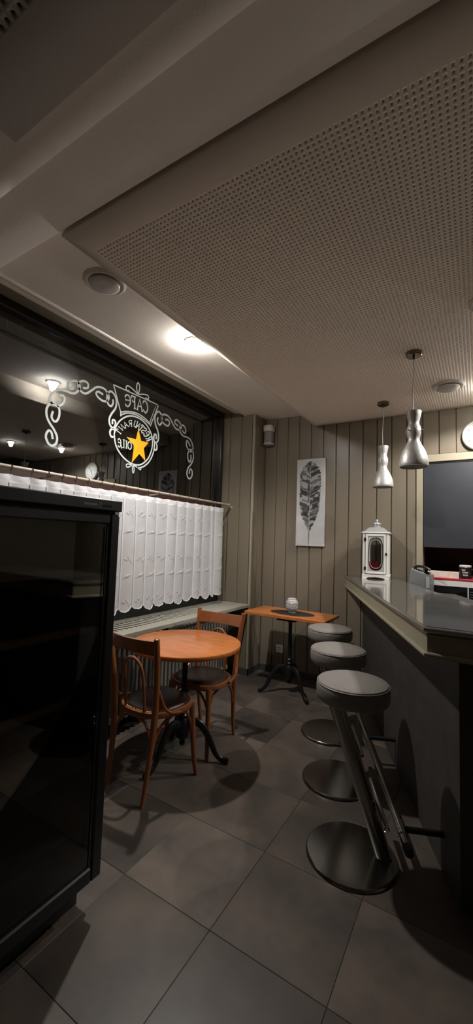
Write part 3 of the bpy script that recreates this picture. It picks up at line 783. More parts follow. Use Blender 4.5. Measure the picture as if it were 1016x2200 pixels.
tag(ch,'bentwood chair with its back to the viewer, partly behind the black fridge','chair','bentwood chairs at the round table')
c2=copy_tree(ch); c2.location=(-1.725,2.43,0.0); c2.rotation_euler=(0,0,math.radians(181))
tag(c2,'bentwood chair on the far side of the round table, facing the viewer','chair','bentwood chairs at the round table')

# =================================================================== RADIATOR AND COVER
YR0=1.0
rc=empty('radiator_cover',(0,0,0)); tag(rc,'beige slotted radiator cover along under the window','radiator cover')
zc=0.762; th=0.034
MB().box((-2.262,YR0,zc-th),(XC,YC-0.006,zc),bev=0.003).build('front_rail',M['cover'],rc,smooth=False)
MB().box((-2.56,YR0,zc-th),(-2.468,YC-0.006,zc),bev=0.003).build('rear_rail',M['cover'],rc,smooth=False)
MB().box((-2.4675,3.19,zc-th),(-2.2625,YC-0.006,zc),bev=0.002).build('end_board',M['cover'],rc,smooth=False)
sl=None; y=YR0+0.01
while y<3.17:
    if sl is None:
        sl=MB().box((-2.4675,0,zc-0.010),(-2.2625,0.025,zc),bev=0.002).build('slat',M['cover'],rc,smooth=False,loc=(0,y,0))
    else: inst('slat',sl,rc,(0,y,0))
    y+=0.0495
for yy in (1.5,2.55,3.60):
    MB().box((-2.56,yy-0.012,zc-th-0.03),(-2.18,yy+0.012,zc-th-0.001),bev=0.002).build('bracket',M['iron'],rc,smooth=False)
rd=empty('radiator',(0,0,0)); tag(rd,'grey column radiator under the slotted cover','radiator')
fn=MB()
fn.tube([(-2.27,0,0.12),(-2.27,0,0.66)],0.014,n=8).tube([(-2.345,0,0.12),(-2.345,0,0.66)],0.014,n=8).tube([(-2.42,0,0.12),(-2.42,0,0.66)],0.014,n=8)
fn.box((-2.44,-0.017,0.625),(-2.25,0.017,0.675),bev=0.010).box((-2.44,-0.017,0.105),(-2.25,0.017,0.155),bev=0.010)
f0=None; y=1.25
while y<3.62:
    if f0 is None: f0=fn.build('column',M['radiator'],rd,loc=(0,y,0))
    else: inst('column',f0,rd,(0,y,0))
    y+=0.048
MB().tube([(-2.345,1.24,0.65),(-2.345,3.62,0.65)],0.016,n=10).build('header_pipe',M['radiator'],rd)
MB().tube([(-2.345,1.24,0.13),(-2.345,3.62,0.13)],0.016,n=10).build('header_pipe',M['radiator'],rd)
for yy in (1.5,2.4,3.4):
    MB().box((-2.40,yy-0.012,0.0),(-2.29,yy+0.012,0.11),bev=0.003).build('foot',M['radiator'],rd,smooth=False)

# =================================================================== CURTAIN
def sheer_mat(name,alpha,col=(0.95,0.955,0.98)):
    m=bpy.data.materials.new(name); m.use_nodes=True
    nt=m.node_tree; N=nt.nodes; Lk=nt.links; N.remove(N['Principled BSDF']); out=N['Material Output']
    d=N.new('ShaderNodeBsdfDiffuse'); d.inputs[0].default_value=(*col,1)
    t=N.new('ShaderNodeBsdfTranslucent'); t.inputs[0].default_value=(*col,1)
    a=N.new('ShaderNodeMixShader'); a.inputs[0].default_value=0.15
    tp=N.new('ShaderNodeBsdfTransparent'); b=N.new('ShaderNodeMixShader')
    tc=N.new('ShaderNodeTexCoord'); nz=N.new('ShaderNodeTexNoise'); nz.inputs['Scale'].default_value=9.0
    mr=N.new('ShaderNodeMapRange'); mr.inputs['To Min'].default_value=alpha-0.06; mr.inputs['To Max'].default_value=alpha+0.06
    Lk.new(tc.outputs['Object'],nz.inputs['Vector']); Lk.new(nz.outputs['Fac'],mr.inputs['Value']); Lk.new(mr.outputs[0],b.inputs[0])
    Lk.new(d.outputs[0],a.inputs[1]); Lk.new(t.outputs[0],a.inputs[2])
    Lk.new(tp.outputs[0],b.inputs[1]); Lk.new(a.outputs[0],b.inputs[2]); Lk.new(b.outputs[0],out.inputs[0])
    return m
M['sheer']=sheer_mat('sheer_voile',0.68); M['sheer_tape']=sheer_mat('curtain_tape',0.90); M['hem']=sheer_mat('hem_cord',0.97)
M['thread']=mat('embroidery_thread',(0.80,0.78,0.76),rough=0.7); M['thread_beige']=mat('embroidery_beige',(0.80,0.73,0.68),rough=0.7)
PL=[1.06,1.19,1.31,1.441,1.552,1.658,1.763,1.868,1.984,2.099,2.22,2.354,2.476,2.605,2.752,2.892,3.032,3.166,3.296,3.441,3.51,3.68]
cu=empty('curtain',(0,0,0)); tag(cu,'white sheer half curtain with scalloped hem across the lower window','curtain')
XCU=-2.425
def curtain_x(i,t,v):
    """t across a pleat interval, v 0 at top to 1 at hem"""
    w=0.012+0.008*math.sin(i*2.3)
    x=XCU+w*math.sin(PI*t)*(0.6+0.6*v)
    return x+0.006*math.sin(i*1.3+v*2.0)*v
def hem_z(i,t):
    dip=0.030+0.012*math.sin(i*2.1+1)
    s=abs(math.sin(PI*min(1,max(0,(t-0.06)/0.94))))**0.6
    w=0.005*abs(math.sin(3*PI*t))
    return 0.886-dip*s-w
TT=[0.08,0.16,0.25,0.34,0.43,0.52,0.61,0.70,0.79,0.88,0.95]
cols=[]                     # (interval, t, y, extra x): the cloth doubles over itself at every pleat
for i in range(len(PL)-1):
    cols+= [(i,0.0,PL[i],0.0),(i,0.03,PL[i]+0.015,0.003),(i,0.0,PL[i]+0.001,0.0065)]
    for t in TT: cols.append((i,t,PL[i]+(PL[i+1]-PL[i])*t,0.0065*(1-t)))
cols.append((len(PL)-2,1.0,PL[-1],0.0))
rows=14
ZT=1.812; ZTAPE=1.768
vs=[];fs=[]
for (i,t,y,ex) in cols:
    zb_=hem_z(i,t)
    for r in range(rows+1):
        v=r/rows; z=ZTAPE+(zb_-ZTAPE)*v
        yy=y-0.035*(v if True else 0)*0.6*math.sin(i*0.9+0.4)
        vs.append((curtain_x(i,t,v)+ex,yy,z))
for c in range(len(cols)-1):
    for r in range(rows):
        a=c*(rows+1)+r; b=a+rows+1
        fs.append((a,b,b+1,a+1))
MB().add(vs,fs).build('sheer_panel',M['sheer'],cu,ang=60,fixn=False)
hv=[vs[c*(rows+1)+rows] for c in range(len(cols))]
MB().tube([(p[0]+0.001,p[1],p[2]) for p in hv],0.0032,n=5).build('hem_edge',M['hem'],cu)
tv=[];tf=[]
for (i,t,y,ex) in cols:
    w=0.004*math.sin(y*60)
    tv+= [(curtain_x(i,t,0)+0.001,y,ZTAPE-0.006+0.004*math.sin(y*45)),(curtain_x(i,t,0)+0.003+w,y,ZTAPE+0.018),(curtain_x(i,t,0)+0.001,y,ZT-0.006*math.sin(PI*t))]
for c in range(len(cols)-1):
    for r in range(2):
        a=3*c+r; tf.append((a,a+3,a+4,a+1))
MB().add(tv,tf).build('header_tape',M['sheer_tape'],cu,ang=60,fixn=False)
def embroider(z0,kind,mt):
    mb=MB()
    for i in range(len(PL)-1):
        wI=PL[i+1]-PL[i]
        if wI<0.08: continue
        v=(ZTAPE-z0)/(ZTAPE-0.86)
        def P(t,dz): 
            return (curtain_x(i,t,v)+0.009,PL[i]+wI*t-0.035*v*0.6*math.sin(i*0.9+0.4),z0+dz)
        if kind=='slant':
            pts=[P(0.12+0.80*q/10,-0.012+0.030*q/10+0.0045*math.sin(q*2.2)) for q in range(11)]
            mb.tube(pts,[0.001+0.0022*math.sin(PI*q/10) for q in range(11)],n=4,flat=(1,0.5))
            for q in range(3,10,2): 
                p=pts[q]; mb.tube([p,(p[0],p[1]-0.006,p[2]+0.010),(p[0],p[1]+0.004,p[2]+0.013)],0.0015,n=4)
        else:
            for q in range(5):
                tt=0.2+0.14*q; dz=0.016*math.sin(q*1.9+i)-0.012*q/4
                mb.tube([P(tt,dz),P(tt+0.05,dz+0.008),P(tt+0.11,dz+0.002),P(tt+0.16,dz-0.006)],[0.0008,0.0019,0.0018,0.0008],n=4)
    e=mb.build('embroidery',mt,cu); e['kind']='stuff'
embroider(1.655,'flower',M['thread_beige']); embroider(1.50,'slant',M['thread']); embroider(1.285,'flower',M['thread_beige']); embroider(1.14,'slant',M['thread']); embroider(0.945,'flower',M['thread_beige'])
rg=None
for y in PL:
    y2=y+0.006
    if rg is None:
        mb=MB(); mb.tube([(0.0165*math.cos(a),0.0,0.0165*math.sin(a)) for a in [2*PI*i/20 for i in range(20)]],0.0024,n=6,closed=True)
        mb.tube([(0,0,-0.0165),(0.003,0,-0.028),(0.0,0,-0.042)],0.0018,n=5)
        rg=mb.build('ring',M['ringmetal'],cu,loc=(XCU+0.004,y2,1.857-0.003))
    else: inst('ring',rg,cu,(XCU+0.004,y2,1.857-0.003))
MB().tube([(XCU+0.02,3.685,1.80),(XCU+0.022,3.69,1.5),(XCU+0.02,3.685,1.08)],0.004,n=6).build('draw_rod',M['ringmetal'],cu)
rodr=empty('curtain_rod',(0,0,0)); tag(rodr,'slim cream curtain rod carrying the half curtain rings','curtain rod')
MB().tube([(XCU+0.004,1.0,1.857),(XCU+0.004,2.4,1.857),(XCU+0.004,3.775,1.857)],0.0115,n=14).build('tube',M['rod'],rodr)
MB().tube([(XCU+0.004,3.77,1.857),(XCU+0.004,3.79,1.857),(XCU+0.004,3.80,1.857)],[0.014,0.016,0.009],n=14).build('end_cap',M['rod'],rodr)
MB().tube([(XCU+0.004,3.765,1.850),(XCU-0.0,3.80,1.835),(XCU+0.0,3.848,1.83)],0.007,n=8).lathe([(0.018,0.0),(0.018,0.006)],16,T=Matrix.Translation((XCU,3.849,1.83))@Matrix.Rotation(PI/2,4,'X')).build('bracket',M['rod'],rodr)
for yy in (1.6,2.65):
    MB().tube([(XCU+0.004,yy,1.850),(-2.50,yy,1.84),(-2.556,yy,1.84)],0.006,n=8).build('bracket',M['rod'],rodr)

# =================================================================== WINE FRIDGE
FX=-1.27; FY0=0.53; FY1=1.157; FXB=-1.88
fg=empty('wine_fridge',(FX-0.3,(FY0+FY1)/2,0)); tag(fg,'tall black wine fridge with a dark glass door in the left foreground','fridge')
ox,oy=FX-0.3,(FY0+FY1)/2
def fb_(name,lo,hi,mt,bev=0.0,parent=fg):
    o=MB().box((lo[0]-ox,lo[1]-oy,lo[2]),(hi[0]-ox,hi[1]-oy,hi[2]),bev=bev).build(name,mt,parent,smooth=False); return o
fb_('side_panel',(FXB,FY1-0.03,0.10),(FX-0.045,FY1,1.60),M['fridge'],0.003)
fb_('side_panel',(FXB,FY0,0.10),(FX-0.045,FY0+0.03,1.60),M['fridge'],0.003)
fb_('back_panel',(FXB,FY0+0.03,0.10),(FXB+0.03,FY1-0.03,1.56),M['fridgein'])
fb_('bottom_panel',(FXB+0.03,FY0+0.03,0.10),(FX-0.047,FY1-0.03,0.17),M['fridgein'])
tp=fb_('top_panel',(FXB+0.03,FY0+0.03,1.535),(FX-0.047,FY1-0.03,1.60),M['fridge'])
hd=fb_('header',(FX-0.046,FY0,1.557),(FX+0.002,FY1+0.004,1.603),M['fridge'],0.004)
fb_('plinth',(FXB+0.02,FY0+0.02,0.0),(FX-0.10,FY1-0.03,0.10),M['fridge'],0.002)
fb_('hinge',(FX-0.03,FY1-0.03,1.543),(FX-0.005,FY1-0.005,1.557),M['whiteplastic'],0.002)
D0,D1=0.135,1.543
door=MB()
for lo,hi in (((FX-0.044,FY1-0.052,D0),(FX,FY1-0.004,D1)),((FX-0.044,FY0+0.002,D0),(FX,FY0+0.05,D1)),((FX-0.044,FY0+0.05,D1-0.040),(FX,FY1-0.052,D1)),((FX-0.044,FY0+0.05,D0),(FX,FY1-0.052,D0+0.058))):
    door.box((lo[0]-ox,lo[1]-oy,lo[2]),(hi[0]-ox,hi[1]-oy,hi[2]),bev=0.006)
door=door.build('door',M['fridge'],fg,smooth=False)
fb_('glass_pane',(FX-0.016,FY0+0.045,D0+0.05),(FX-0.008,FY1-0.047,D1-0.035),M['fridgeglass'],0,door)
MB().box((FX-ox-0.010,FY1-0.066-oy,D0+0.064),(FX-ox-0.004,FY1-0.060-oy,D1-0.05)).box((FX-ox-0.010,FY0+0.06-oy,D0+0.060),(FX-ox-0.004,FY1-0.060-oy,D0+0.066)).build('gasket',M['black'],door,smooth=False)
for z in (1.31,1.082,0.815,0.63,0.445,0.27):
    sh=fb_('shelf',(FXB+0.05,FY0+0.035,z-0.006),(FX-0.10,FY1-0.035,z),M['fridgein'])
    MB().box((FX-ox-0.10,FY0+0.037-oy,z-0.020),(FX-ox-0.082,FY1-0.037-oy,z+0.010),bev=0.003).build('shelf_front',M['shelfwood'],sh,smooth=False)
fb_('label_strip',(FX+0.0022,0.967,1.572),(FX+0.0030,1.032,1.581),M['greyprint'],0,hd)
gi=MB().lathe([(0.001,0.0),(0.005,0.0),(0.0012,0.002),(0.0012,0.010),(0.005,0.015),(0.0058,0.021)],10).build('glass_symbol',M['greyprint'],hd,loc=(FX+0.0022-ox,1.0445-oy,1.566)); gi.scale=(0.12,1,1)
mb=MB()
for k in range(7):
    y=1.058+k*0.0065
    mb.tube([(FX+0.0024-ox,y-oy,1.570),(FX+0.0024-ox,y+0.002-oy,1.578+0.002*(k%3)),(FX+0.0024-ox,y+0.004-oy,1.572),(FX+0.0024-ox,y+0.0065-oy,1.571)],0.0007,n=4)
mb.build('script_lettering',M['greyprint'],hd)

# =================================================================== PENDANT LAMPS
def make_pendant():
    root=empty('pendant_lamp',(0,0,0))          # origin at the ceiling
    MB().lathe([(0.0,0.0),(0.050,0.0),(0.051,-0.004),(0.050,-0.022),(0.046,-0.027),(0.0,-0.028)],36,cap=False).build('canopy',M['canopy'],root)
    MB().lathe([(0.006,-0.027),(0.008,-0.030),(0.006,-0.046),(0.003,-0.048)],12).build('cord_grip',M['black'],root)
    MB().tube(cr([(0,0,-0.045),(0.003,0,-0.12),(-0.002,0.001,-0.20),(-0.006,0,-0.28),(-0.004,0,-0.36),(0.0,0,-0.46)],5),0.0030,n=7).build('cord',M['cord'],root)
    z0=-0.405
    pr=[(0.0470,0.0),(0.0475,-0.004),(0.043,-0.030),(0.036,-0.060),(0.0325,-0.078),(0.0335,-0.088),(0.040,-0.104),(0.0450,-0.122),(0.0450,-0.140),(0.041,-0.162),(0.0355,-0.182),(0.0360,-0.196),(0.044,-0.216),(0.058,-0.242),(0.072,-0.270),(0.082,-0.300),(0.088,-0.330),(0.0905,-0.352),(0.0895,-0.366),(0.087,-0.371)]
    outer=[(r,z0+z) for r,z in pr]; inner=[(r-0.0035,z0+z) for r,z in reversed(pr)]
    MB().lathe(outer+inner+[outer[0]],48,cap=False).build('shade',M['hammered'],root,ang=70)
    MB().lathe([(0.0,z0-0.14),(0.026,z0-0.14),(0.026,z0-0.10),(0.0,z0-0.10)],16,cap=False).build('socket',M['black'],root)
    MB().lathe([(0.0,z0-0.235),(0.018,z0-0.228),(0.028,z0-0.205),(0.024,z0-0.175),(0.014,z0-0.14)],16,cap=False).build('bulb',M['whiteplastic'],root)
    for a in (-0.1,PI/2+0.5,-PI/2-0.55):
        T=Matrix.Translation((0.0445*math.cos(a),0.0445*math.sin(a),z0-0.130))@Matrix.Rotation(a,4,'Z')@Matrix.Rotation(PI/2,4,'Y')
        MB().lathe([(0.0025,0.0),(0.0025,0.006),(0.0055,0.007),(0.0055,0.011),(0.003,0.013)],10,T=T).build('screw',M['canopy'],root)
    return root
M['canopy']=mat('smoked_chrome',(0.20,0.165,0.13),rough=0.2,metal=1.0)
p1=make_pendant(); p1.location=(-0.355,2.788,ZP); tag(p1,'silver hourglass pendant lamp nearer the viewer, hanging lower in view over the bar corner','pendant lamp','silver pendants over the bar')
p2=copy_tree(p1); p2.location=(-0.722,3.675,ZP); p2.rotation_euler=(0,0,0.5); tag(p2,'silver hourglass pendant lamp farther away, hanging above the white lantern','pendant lamp','silver pendants over the bar')

# =================================================================== CEILING VENTS
def make_vent():
    root=empty('ceiling_vent',(0,0,0))
    MB().lathe([(0.085,0.0),(0.118,0.0),(0.118,-0.004),(0.105,-0.014),(0.092,-0.012),(0.086,0.012)],48,cap=False).build('ring',M['ventplastic'],root)
    MB().lathe([(0.0,-0.040),(0.055,-0.038),(0.078,-0.030),(0.084,-0.022),(0.080,-0.016),(0.0,-0.014)],48,cap=False).build('disc',M['ventplastic'],root)
    MB().tube([(0,0,-0.016),(0,0,0.03)],0.008,n=8).build('stem',M['black'],root)
    return root
v1=make_vent(); v1.location=(-1.80,1.425,ZU-0.001); tag(v1,'round plastic ceiling vent half hidden by the edge of the pierced panel','vent','round ceiling vents')
v2=copy_tree(v1); v2.location=(-0.19,3.495,ZP-0.001); tag(v2,'round plastic ceiling vent in the pierced panel above the grey shutter','vent','round ceiling vents')
v3=copy_tree(v1); v3.location=(0.085,2.36,ZP-0.001); tag(v3,'round plastic ceiling vent cut off by the right edge of the photo','vent','round ceiling vents')

# =================================================================== WALL SPEAKER
sp=empty('wall_speaker',(-2.07,4.055,2.58)); tag(sp,'small white and grey wall speaker high in the corner','speaker')
def rr(w,d,r,n=5):
    pts=[]
    for cx,cy,a0 in ((w-r,d-r,0),(-w+r,d-r,90),(-w+r,-d+r,180),(w-r,-d+r,270)):
        for i in range(n+1):
            a=math.radians(a0+90*i/n); pts.append((cx+r*math.cos(a),cy+r*math.sin(a)))
    return pts
def rprism(w,d,r,z0,z1,ins=0.006):
    mb=MB(); P=[rr(w-ins,d-ins,r-ins),rr(w,d,r),rr(w,d,r),rr(w-ins,d-ins,r-ins)]; Z=[z0,z0+ins,z1-ins,z1]
    n=len(P[0]); vs=[(x,y,z) for p,z in zip(P,Z) for x,y in p]; fs=[]
    for i in range(3):
        for k in range(n):
            k2=(k+1)%n; fs.append((i*n+k,i*n+k2,(i+1)*n+k2,(i+1)*n+k))
    fs+=[tuple(reversed(range(n))),tuple(3*n+k for k in range(n))]
    mb.add(vs,fs); return mb
rprism(0.056,0.056,0.038,0.0,0.016).build('base_cap',M['whiteplastic'],sp,ang=50)
rprism(0.050,0.050,0.034,0.015,0.150).build('grille',M['grill'],sp,ang=50)
rprism(0.060,0.060,0.040,0.149,0.225,0.014).build('top_cap',M['whiteplastic'],sp,ang=50)
MB().box((-0.02,0.05,0.05),(0.02,0.0745,0.15),bev=0.003).build('wall_mount',M['black'],sp,smooth=False)

# =================================================================== PICTURE
PX0,PX1,PZ0,PZ1=-1.727,-1.402,1.420,2.383
pc=empty('picture',(PX0,YB-0.030,PZ0)); tag(pc,'narrow silver canvas with a dark painted leaf on the boarded wall','picture')
PW=PX1-PX0; PH=PZ1-PZ0
MB().box((0,0.0,0),(PW,0.0295,PH),bev=0.003).build('canvas',M['canvas'],pc,smooth=False)
tones=[mat('paint_black',(0.022,0.022,0.024),rough=0.5,bump=0.4,bscale=50),mat('paint_dark_grey',(0.06,0.06,0.062),rough=0.5,bump=0.4,bscale=50),mat('paint_mid_grey',(0.15,0.15,0.152),rough=0.5,bump=0.4,bscale=50),mat('paint_light_grey',(0.42,0.42,0.42),rough=0.5,bump=0.4,bscale=50)]
rnd=random.Random(11)
def halfw(v,side):
    # v 0 bottom .. 1 top; share of the canvas width
    pts=[(0.18,0.01),(0.24,0.10),(0.32,0.26),(0.42,0.33),(0.55,0.345),(0.70,0.35),(0.80,0.34),(0.88,0.26),(0.94,0.15),(0.975,0.03)]
    for (a,x),(b,y) in zip(pts,pts[1:]):
        if a<=v<=b: return x+(y-x)*(v-a)/(b-a)
    return 0.0
mbs=[MB() for _ in tones]
def stroke(mb,p,q,w0,w1,lift,curve=0.0):
    # a flat palette-knife stroke from p to q in canvas metres (x,z)
    P=Vector((p[0],0,p[1]));Q=Vector((q[0],0,q[1])); d=(Q-P)
    if d.length<1e-5: return
    n=Vector((-d.z,0,d.x)).normalized(); vs=[];fs=[]
    K=5
    for i in range(K):
        t=i/(K-1); c=P+d*t+n*curve*math.sin(PI*t); w=w0+(w1-w0)*t
        w*= (1+0.25*rnd.uniform(-1,1))
        if i==K-1: w*=0.55
        a=c+n*w/2; b=c-n*w/2
        vs+=[(a.x,-lift,a.z),(b.x,-lift,b.z),(a.x,0.0005,a.z),(b.x,0.0005,b.z)]
    for i in range(K-1):
        o=4*i; fs+=[(o,o+1,o+5,o+4),(o,o+4,o+6,o+2),(o+1,o+3,o+7,o+5)]
    fs+=[(0,2,3,1),(4*K-4,4*K-3,4*K-1,4*K-2)]
    mb.add(vs,fs)
spine=lambda v: 0.50-0.03*(1-v)
lift=0.0006
sil=[(spine(v)*PW-halfw(v,-1)*PW*0.82,v*PH) for v in [0.19+0.78*k/30 for k in range(31)]]+[(spine(v)*PW+halfw(v,1)*PW*0.82,v*PH) for v in [0.97-0.78*k/30 for k in range(31)]]
MB().prism(sil,'y',-0.0006,0.0004).build('leaf_ground',tones[1],pc,smooth=False)
for i in range(420):
    v=0.20+0.76*(i%210)/210+rnd.uniform(-0.01,0.01)
    side=-1 if i<210 else 1
    w=halfw(v,side)*PW*(0.75+0.35*rnd.random())
    if w<0.004: continue
    zone=math.sin(v*23+side*1.3)+0.5*math.sin(v*51+side)
    r=rnd.random()
    t=0 if (zone>0.2 and r<0.72) else (1 if r<0.5 else (2 if r<0.80 else 3))
    if zone<-0.7: t=3 if r<0.55 else 2
    x0=spine(v)*PW; z0=v*PH-0.02
    f0=rnd.uniform(0.0,0.35)
    lift=0.0006+0.0018*rnd.random()
    stroke(mbs[t],(x0+side*w*f0,z0+0.35*w*f0),(x0+side*w,z0+0.40*w+rnd.uniform(-0.006,0.008)),0.020,0.026,lift,curve=side*0.005)
for k in range(9):
    v=0.26+k*0.075
    for side in (-1,1):
        w=halfw(v,side)*PW*0.9
        stroke(mbs[3],(spine(v)*PW,v*PH-0.02),(spine(v)*PW+side*w,v*PH-0.02+0.42*w),0.004,0.003,0.0030)
for (u,v,l,t) in ((0.34,0.86,0.05,3),(0.30,0.80,0.06,2),(0.33,0.76,0.05,3),(0.62,0.70,0.06,2),(0.36,0.66,0.06,3),(0.66,0.62,0.06,0),(0.34,0.58,0.07,0),(0.38,0.52,0.07,3),(0.66,0.50,0.07,0),(0.70,0.54,0.04,3),(0.62,0.42,0.07,0),(0.34,0.44,0.06,1),(0.64,0.36,0.05,2),(0.38,0.34,0.06,0)):
    for q in range(4):
        sd=-1 if u<0.5 else 1
        stroke(mbs[t],(u*PW-sd*0.012,v*PH+0.011*q),(u*PW+sd*l*0.8,v*PH+0.011*q+0.4*l),0.013,0.010,0.0026+0.0003*q,curve=0.003)
pts=[(spine(v)*PW,v*PH) for v in (0.01,0.10,0.20)]
stroke(mbs[1],pts[0],pts[2],0.004,0.012,0.002)
for a,b in ((0.16,0.36),(0.36,0.56),(0.56,0.76),(0.76,0.92)):
    stroke(mbs[3],(spine(a)*PW,a*PH),(spine(b)*PW,b*PH),0.006,0.006,0.0034)
for mb,tn,nn in zip(mbs,tones,('dark_strokes','dark_strokes','grey_strokes','light_strokes')):
    o=mb.build(nn,tn,pc,smooth=False,fixn=False); o['kind']='stuff'

# =================================================================== OUTLET
ou=empty('wall_outlet',(-1.905,YB,0.265)); tag(ou,'square white wall socket low under the small table','socket')
MB().box((-0.042,-0.010,-0.042),(0.042,0.0,0.042),bev=0.004).build('plate',M['whiteplastic'],ou,smooth=False)
MB().lathe([(0.022,0.0),(0.024,0.002),(0.021,0.003),(0.019,-0.006),(0.0,-0.007)],24,cap=False,T=Matrix.Translation((0,-0.010,0))@Matrix.Rotation(PI/2,4,'X')).build('socket_well',M['grill'],ou)

# =================================================================== CLOCK
RX=Matrix.Rotation(PI/2,4,'X')
ck=empty('wall_clock',(0.025,YB,2.475)); tag(ck,'round white wall clock high above the grey shutter','clock')
MB().lathe([(0.0,0.0),(0.118,0.0),(0.134,0.010),(0.140,0.022),(0.139,0.034),(0.132,0.042),(0.122,0.043),(0.117,0.036)],56,cap=False,T=RX).build('case',M['white'],ck)
MB().lathe([(0.0,0.034),(0.118,0.034),(0.118,0.036),(0.0,0.0362)],48,cap=False,T=RX).build('dial',M['clockface'],ck)
for h in range(12):
    a=h*PI/6
    T=Matrix.Rotation(a,4,'Y')
    MB().box((-0.003,-0.0372,0.090),(0.003,-0.0362,0.108),T=T).build('hour_mark',M['black'],ck,smooth=False)
MB().box((-0.004,-0.0395,-0.012),(0.004,-0.0385,0.062),T=Matrix.Rotation(math.radians(200),4,'Y')).build('hour_hand',M['black'],ck,smooth=False)
MB().box((-0.003,-0.0410,-0.015),(0.003,-0.0400,0.095),T=Matrix.Rotation(math.radians(40),4,'Y')).build('minute_hand',M['black'],ck,smooth=False)
MB().lathe([(0.0,0.037),(0.006,0.037),(0.006,0.042),(0.0,0.043)],14,cap=False,T=RX).build('hand_boss',M['black'],ck)

# =================================================================== SHUTTER AND BACK COUNTER
sh=empty('shutter',(0,0,0)); tag(sh,'large dark grey shutter panel lowered over the opening behind the bar','shutter')
MB().box((-0.440,YB+0.004,1.452),(1.395,YB+0.024,2.245),bev=0.002).build('board',M['slate'],sh,smooth=False)
MB().box((-0.443,YB+0.000,2.245),(1.398,YB+0.03,2.261),bev=0.002).build('top_track',M['black'],sh,smooth=False)
bcn=empty('back_counter',(0,0,0)); tag(bcn,'white topped counter with black glass doors behind the bar','counter')
FYc=4.0
MB().box((-0.430,FYc,1.113),(1.38,4.73,1.166),bev=0.003).build('white_top',M['white'],bcn,smooth=False)
MB().box((-0.430,FYc-0.002,1.1665),(1.38,4.70,1.184),bev=0.002).build('red_board',M['red'],bcn,smooth=False)
MB().box((-0.43,FYc+0.02,0.0),(1.38,4.72,1.112)).build('carcass',M['black'],bcn,smooth=False)
xs=[-0.43,-0.074,0.50,1.38]
for a,b in zip(xs,xs[1:]):
    MB().box((a+0.006,FYc,0.10),(b-0.006,FYc+0.018,1.108),bev=0.003).build('glass_door',M['blackgloss'],bcn,smooth=False)
for x in xs[1:3]:
    MB().box((x-0.004,FYc-0.003,0.08),(x+0.004,FYc+0.018,1.112)).build('divider',M['white'],bcn,smooth=False)
for k in range(5):
    MB().box((-0.060,FYc-0.0012,1.075-k*0.022),(-0.030,FYc+0.001,1.080-k*0.022)).build('print_line',M['greyprint'],bcn,smooth=False)
bx=empty('cardboard_tray',(-0.27,4.11,1.1845)); tag(bx,'long low pale cardboard tray on the red board behind the bar','box')
MB().box((-0.125,-0.06,0.0),(0.125,-0.055,0.052)).box((-0.125,0.055,0.0),(0.125,0.06,0.052)).box((-0.125,-0.055,0.0),(-0.12,0.055,0.052)).box((0.12,-0.055,0.0),(0.125,0.055,0.052)).box((-0.12,-0.055,0.0),(0.12,0.055,0.004)).build('tray',M['paper'],bx,smooth=False)
MB().box((-0.03,-0.0612,0.008),(0.03,-0.0602,0.044)).build('printed_label',M['white'],bx,smooth=False)
jb=empty('black_mug',(-0.096,4.08,1.1845)); tag(jb,'black mug with white rim and white script on the red board','mug')
MB().lathe([(0.0,0.0),(0.045,0.0),(0.048,0.004),(0.048,0.098),(0.045,0.102),(0.0,0.102)],36,cap=False).build('body',M['black'],jb)
MB().lathe([(0.0,0.102),(0.046,0.102),(0.048,0.106),(0.047,0.117),(0.043,0.120),(0.0,0.120)],36,cap=False).build('white_lid',M['white'],jb)
MB().tube(cr([(0.044,-0.012,0.085),(0.072,-0.020,0.080),(0.078,-0.022,0.055),(0.068,-0.019,0.030),(0.044,-0.012,0.022)],5),0.006,n=10).build('handle',M['black'],jb)
mb=MB()
for row,(zc,s) in enumerate(((0.078,3),(0.056,5),(0.034,4))):
    for k in range(s):
        a=-PI/2-0.55+0.20*k+0.1*row
        pp=[]
        for i in range(7):
            aa=a+0.025*i; pp.append((0.0486*math.cos(aa),0.0486*math.sin(aa),zc+0.008*math.sin(i*1.9+k)))
        mb.tube(pp,0.0011,n=4)
mb.build('script_lettering',M['white'],jb)

# =================================================================== CARD MACHINE
# shelf on the barman's side that carries it
isf=[(bline(0.445,3.30),3.30),(bline(0.86,3.30),3.30),(bline(0.86,3.96),3.96),(bline(0.445,3.96),3.96)]
MB().prism(isf,'z',1.03,1.055).build('inner_shelf',M['barfront'],body,smooth=False)
dv=empty('card_machine',(-0.425,3.835,1.0555)); dv.rotation_euler=(0,0,math.radians(-8)); dv.scale=(0.74,0.9,0.97)
tag(dv,'grey wedge shaped till machine with black keys at the inner edge of the counter','machine')
prf=[(-0.125,0.0),(0.115,0.0),(0.118,0.165),(0.072,0.170),(-0.015,0.186),(-0.085,0.206),(-0.100,0.200)]
MB().prism(prf,'y',-0.075,0.075).build('body',M['device'],dv,smooth=False)
MB().prism([(0.075,0.05),(0.112,0.05),(0.112,0.150),(0.075,0.150)],'y',-0.082,-0.074).build('side_slot',M['device_light'],dv,smooth=False)
MB().prism([(-0.088,0.203),(-0.015,0.184),(0.055,0.172),(0.055,0.180),(-0.015,0.193),(-0.088,0.212)],'y',-0.066,0.066).build('key_panel',M['device_light'],dv,smooth=False)
for r in range(4):
    for c in range(3):
        x=-0.072+r*0.026; z=0.212-r*0.0068
        MB().box((x,-0.052+c*0.030,z-0.006),(x+0.018,-0.032+c*0.030,z+0.004),bev=0.002).build('key',M['black'],dv,smooth=False)
MB().tube(cr([(-0.095,0.045,0.218),(-0.05,0.050,0.232),(0.03,0.050,0.226),(0.085,0.046,0.206)],5),0.016,n=10,flat=(0.8,1.2)).build('handset',M['black'],dv)
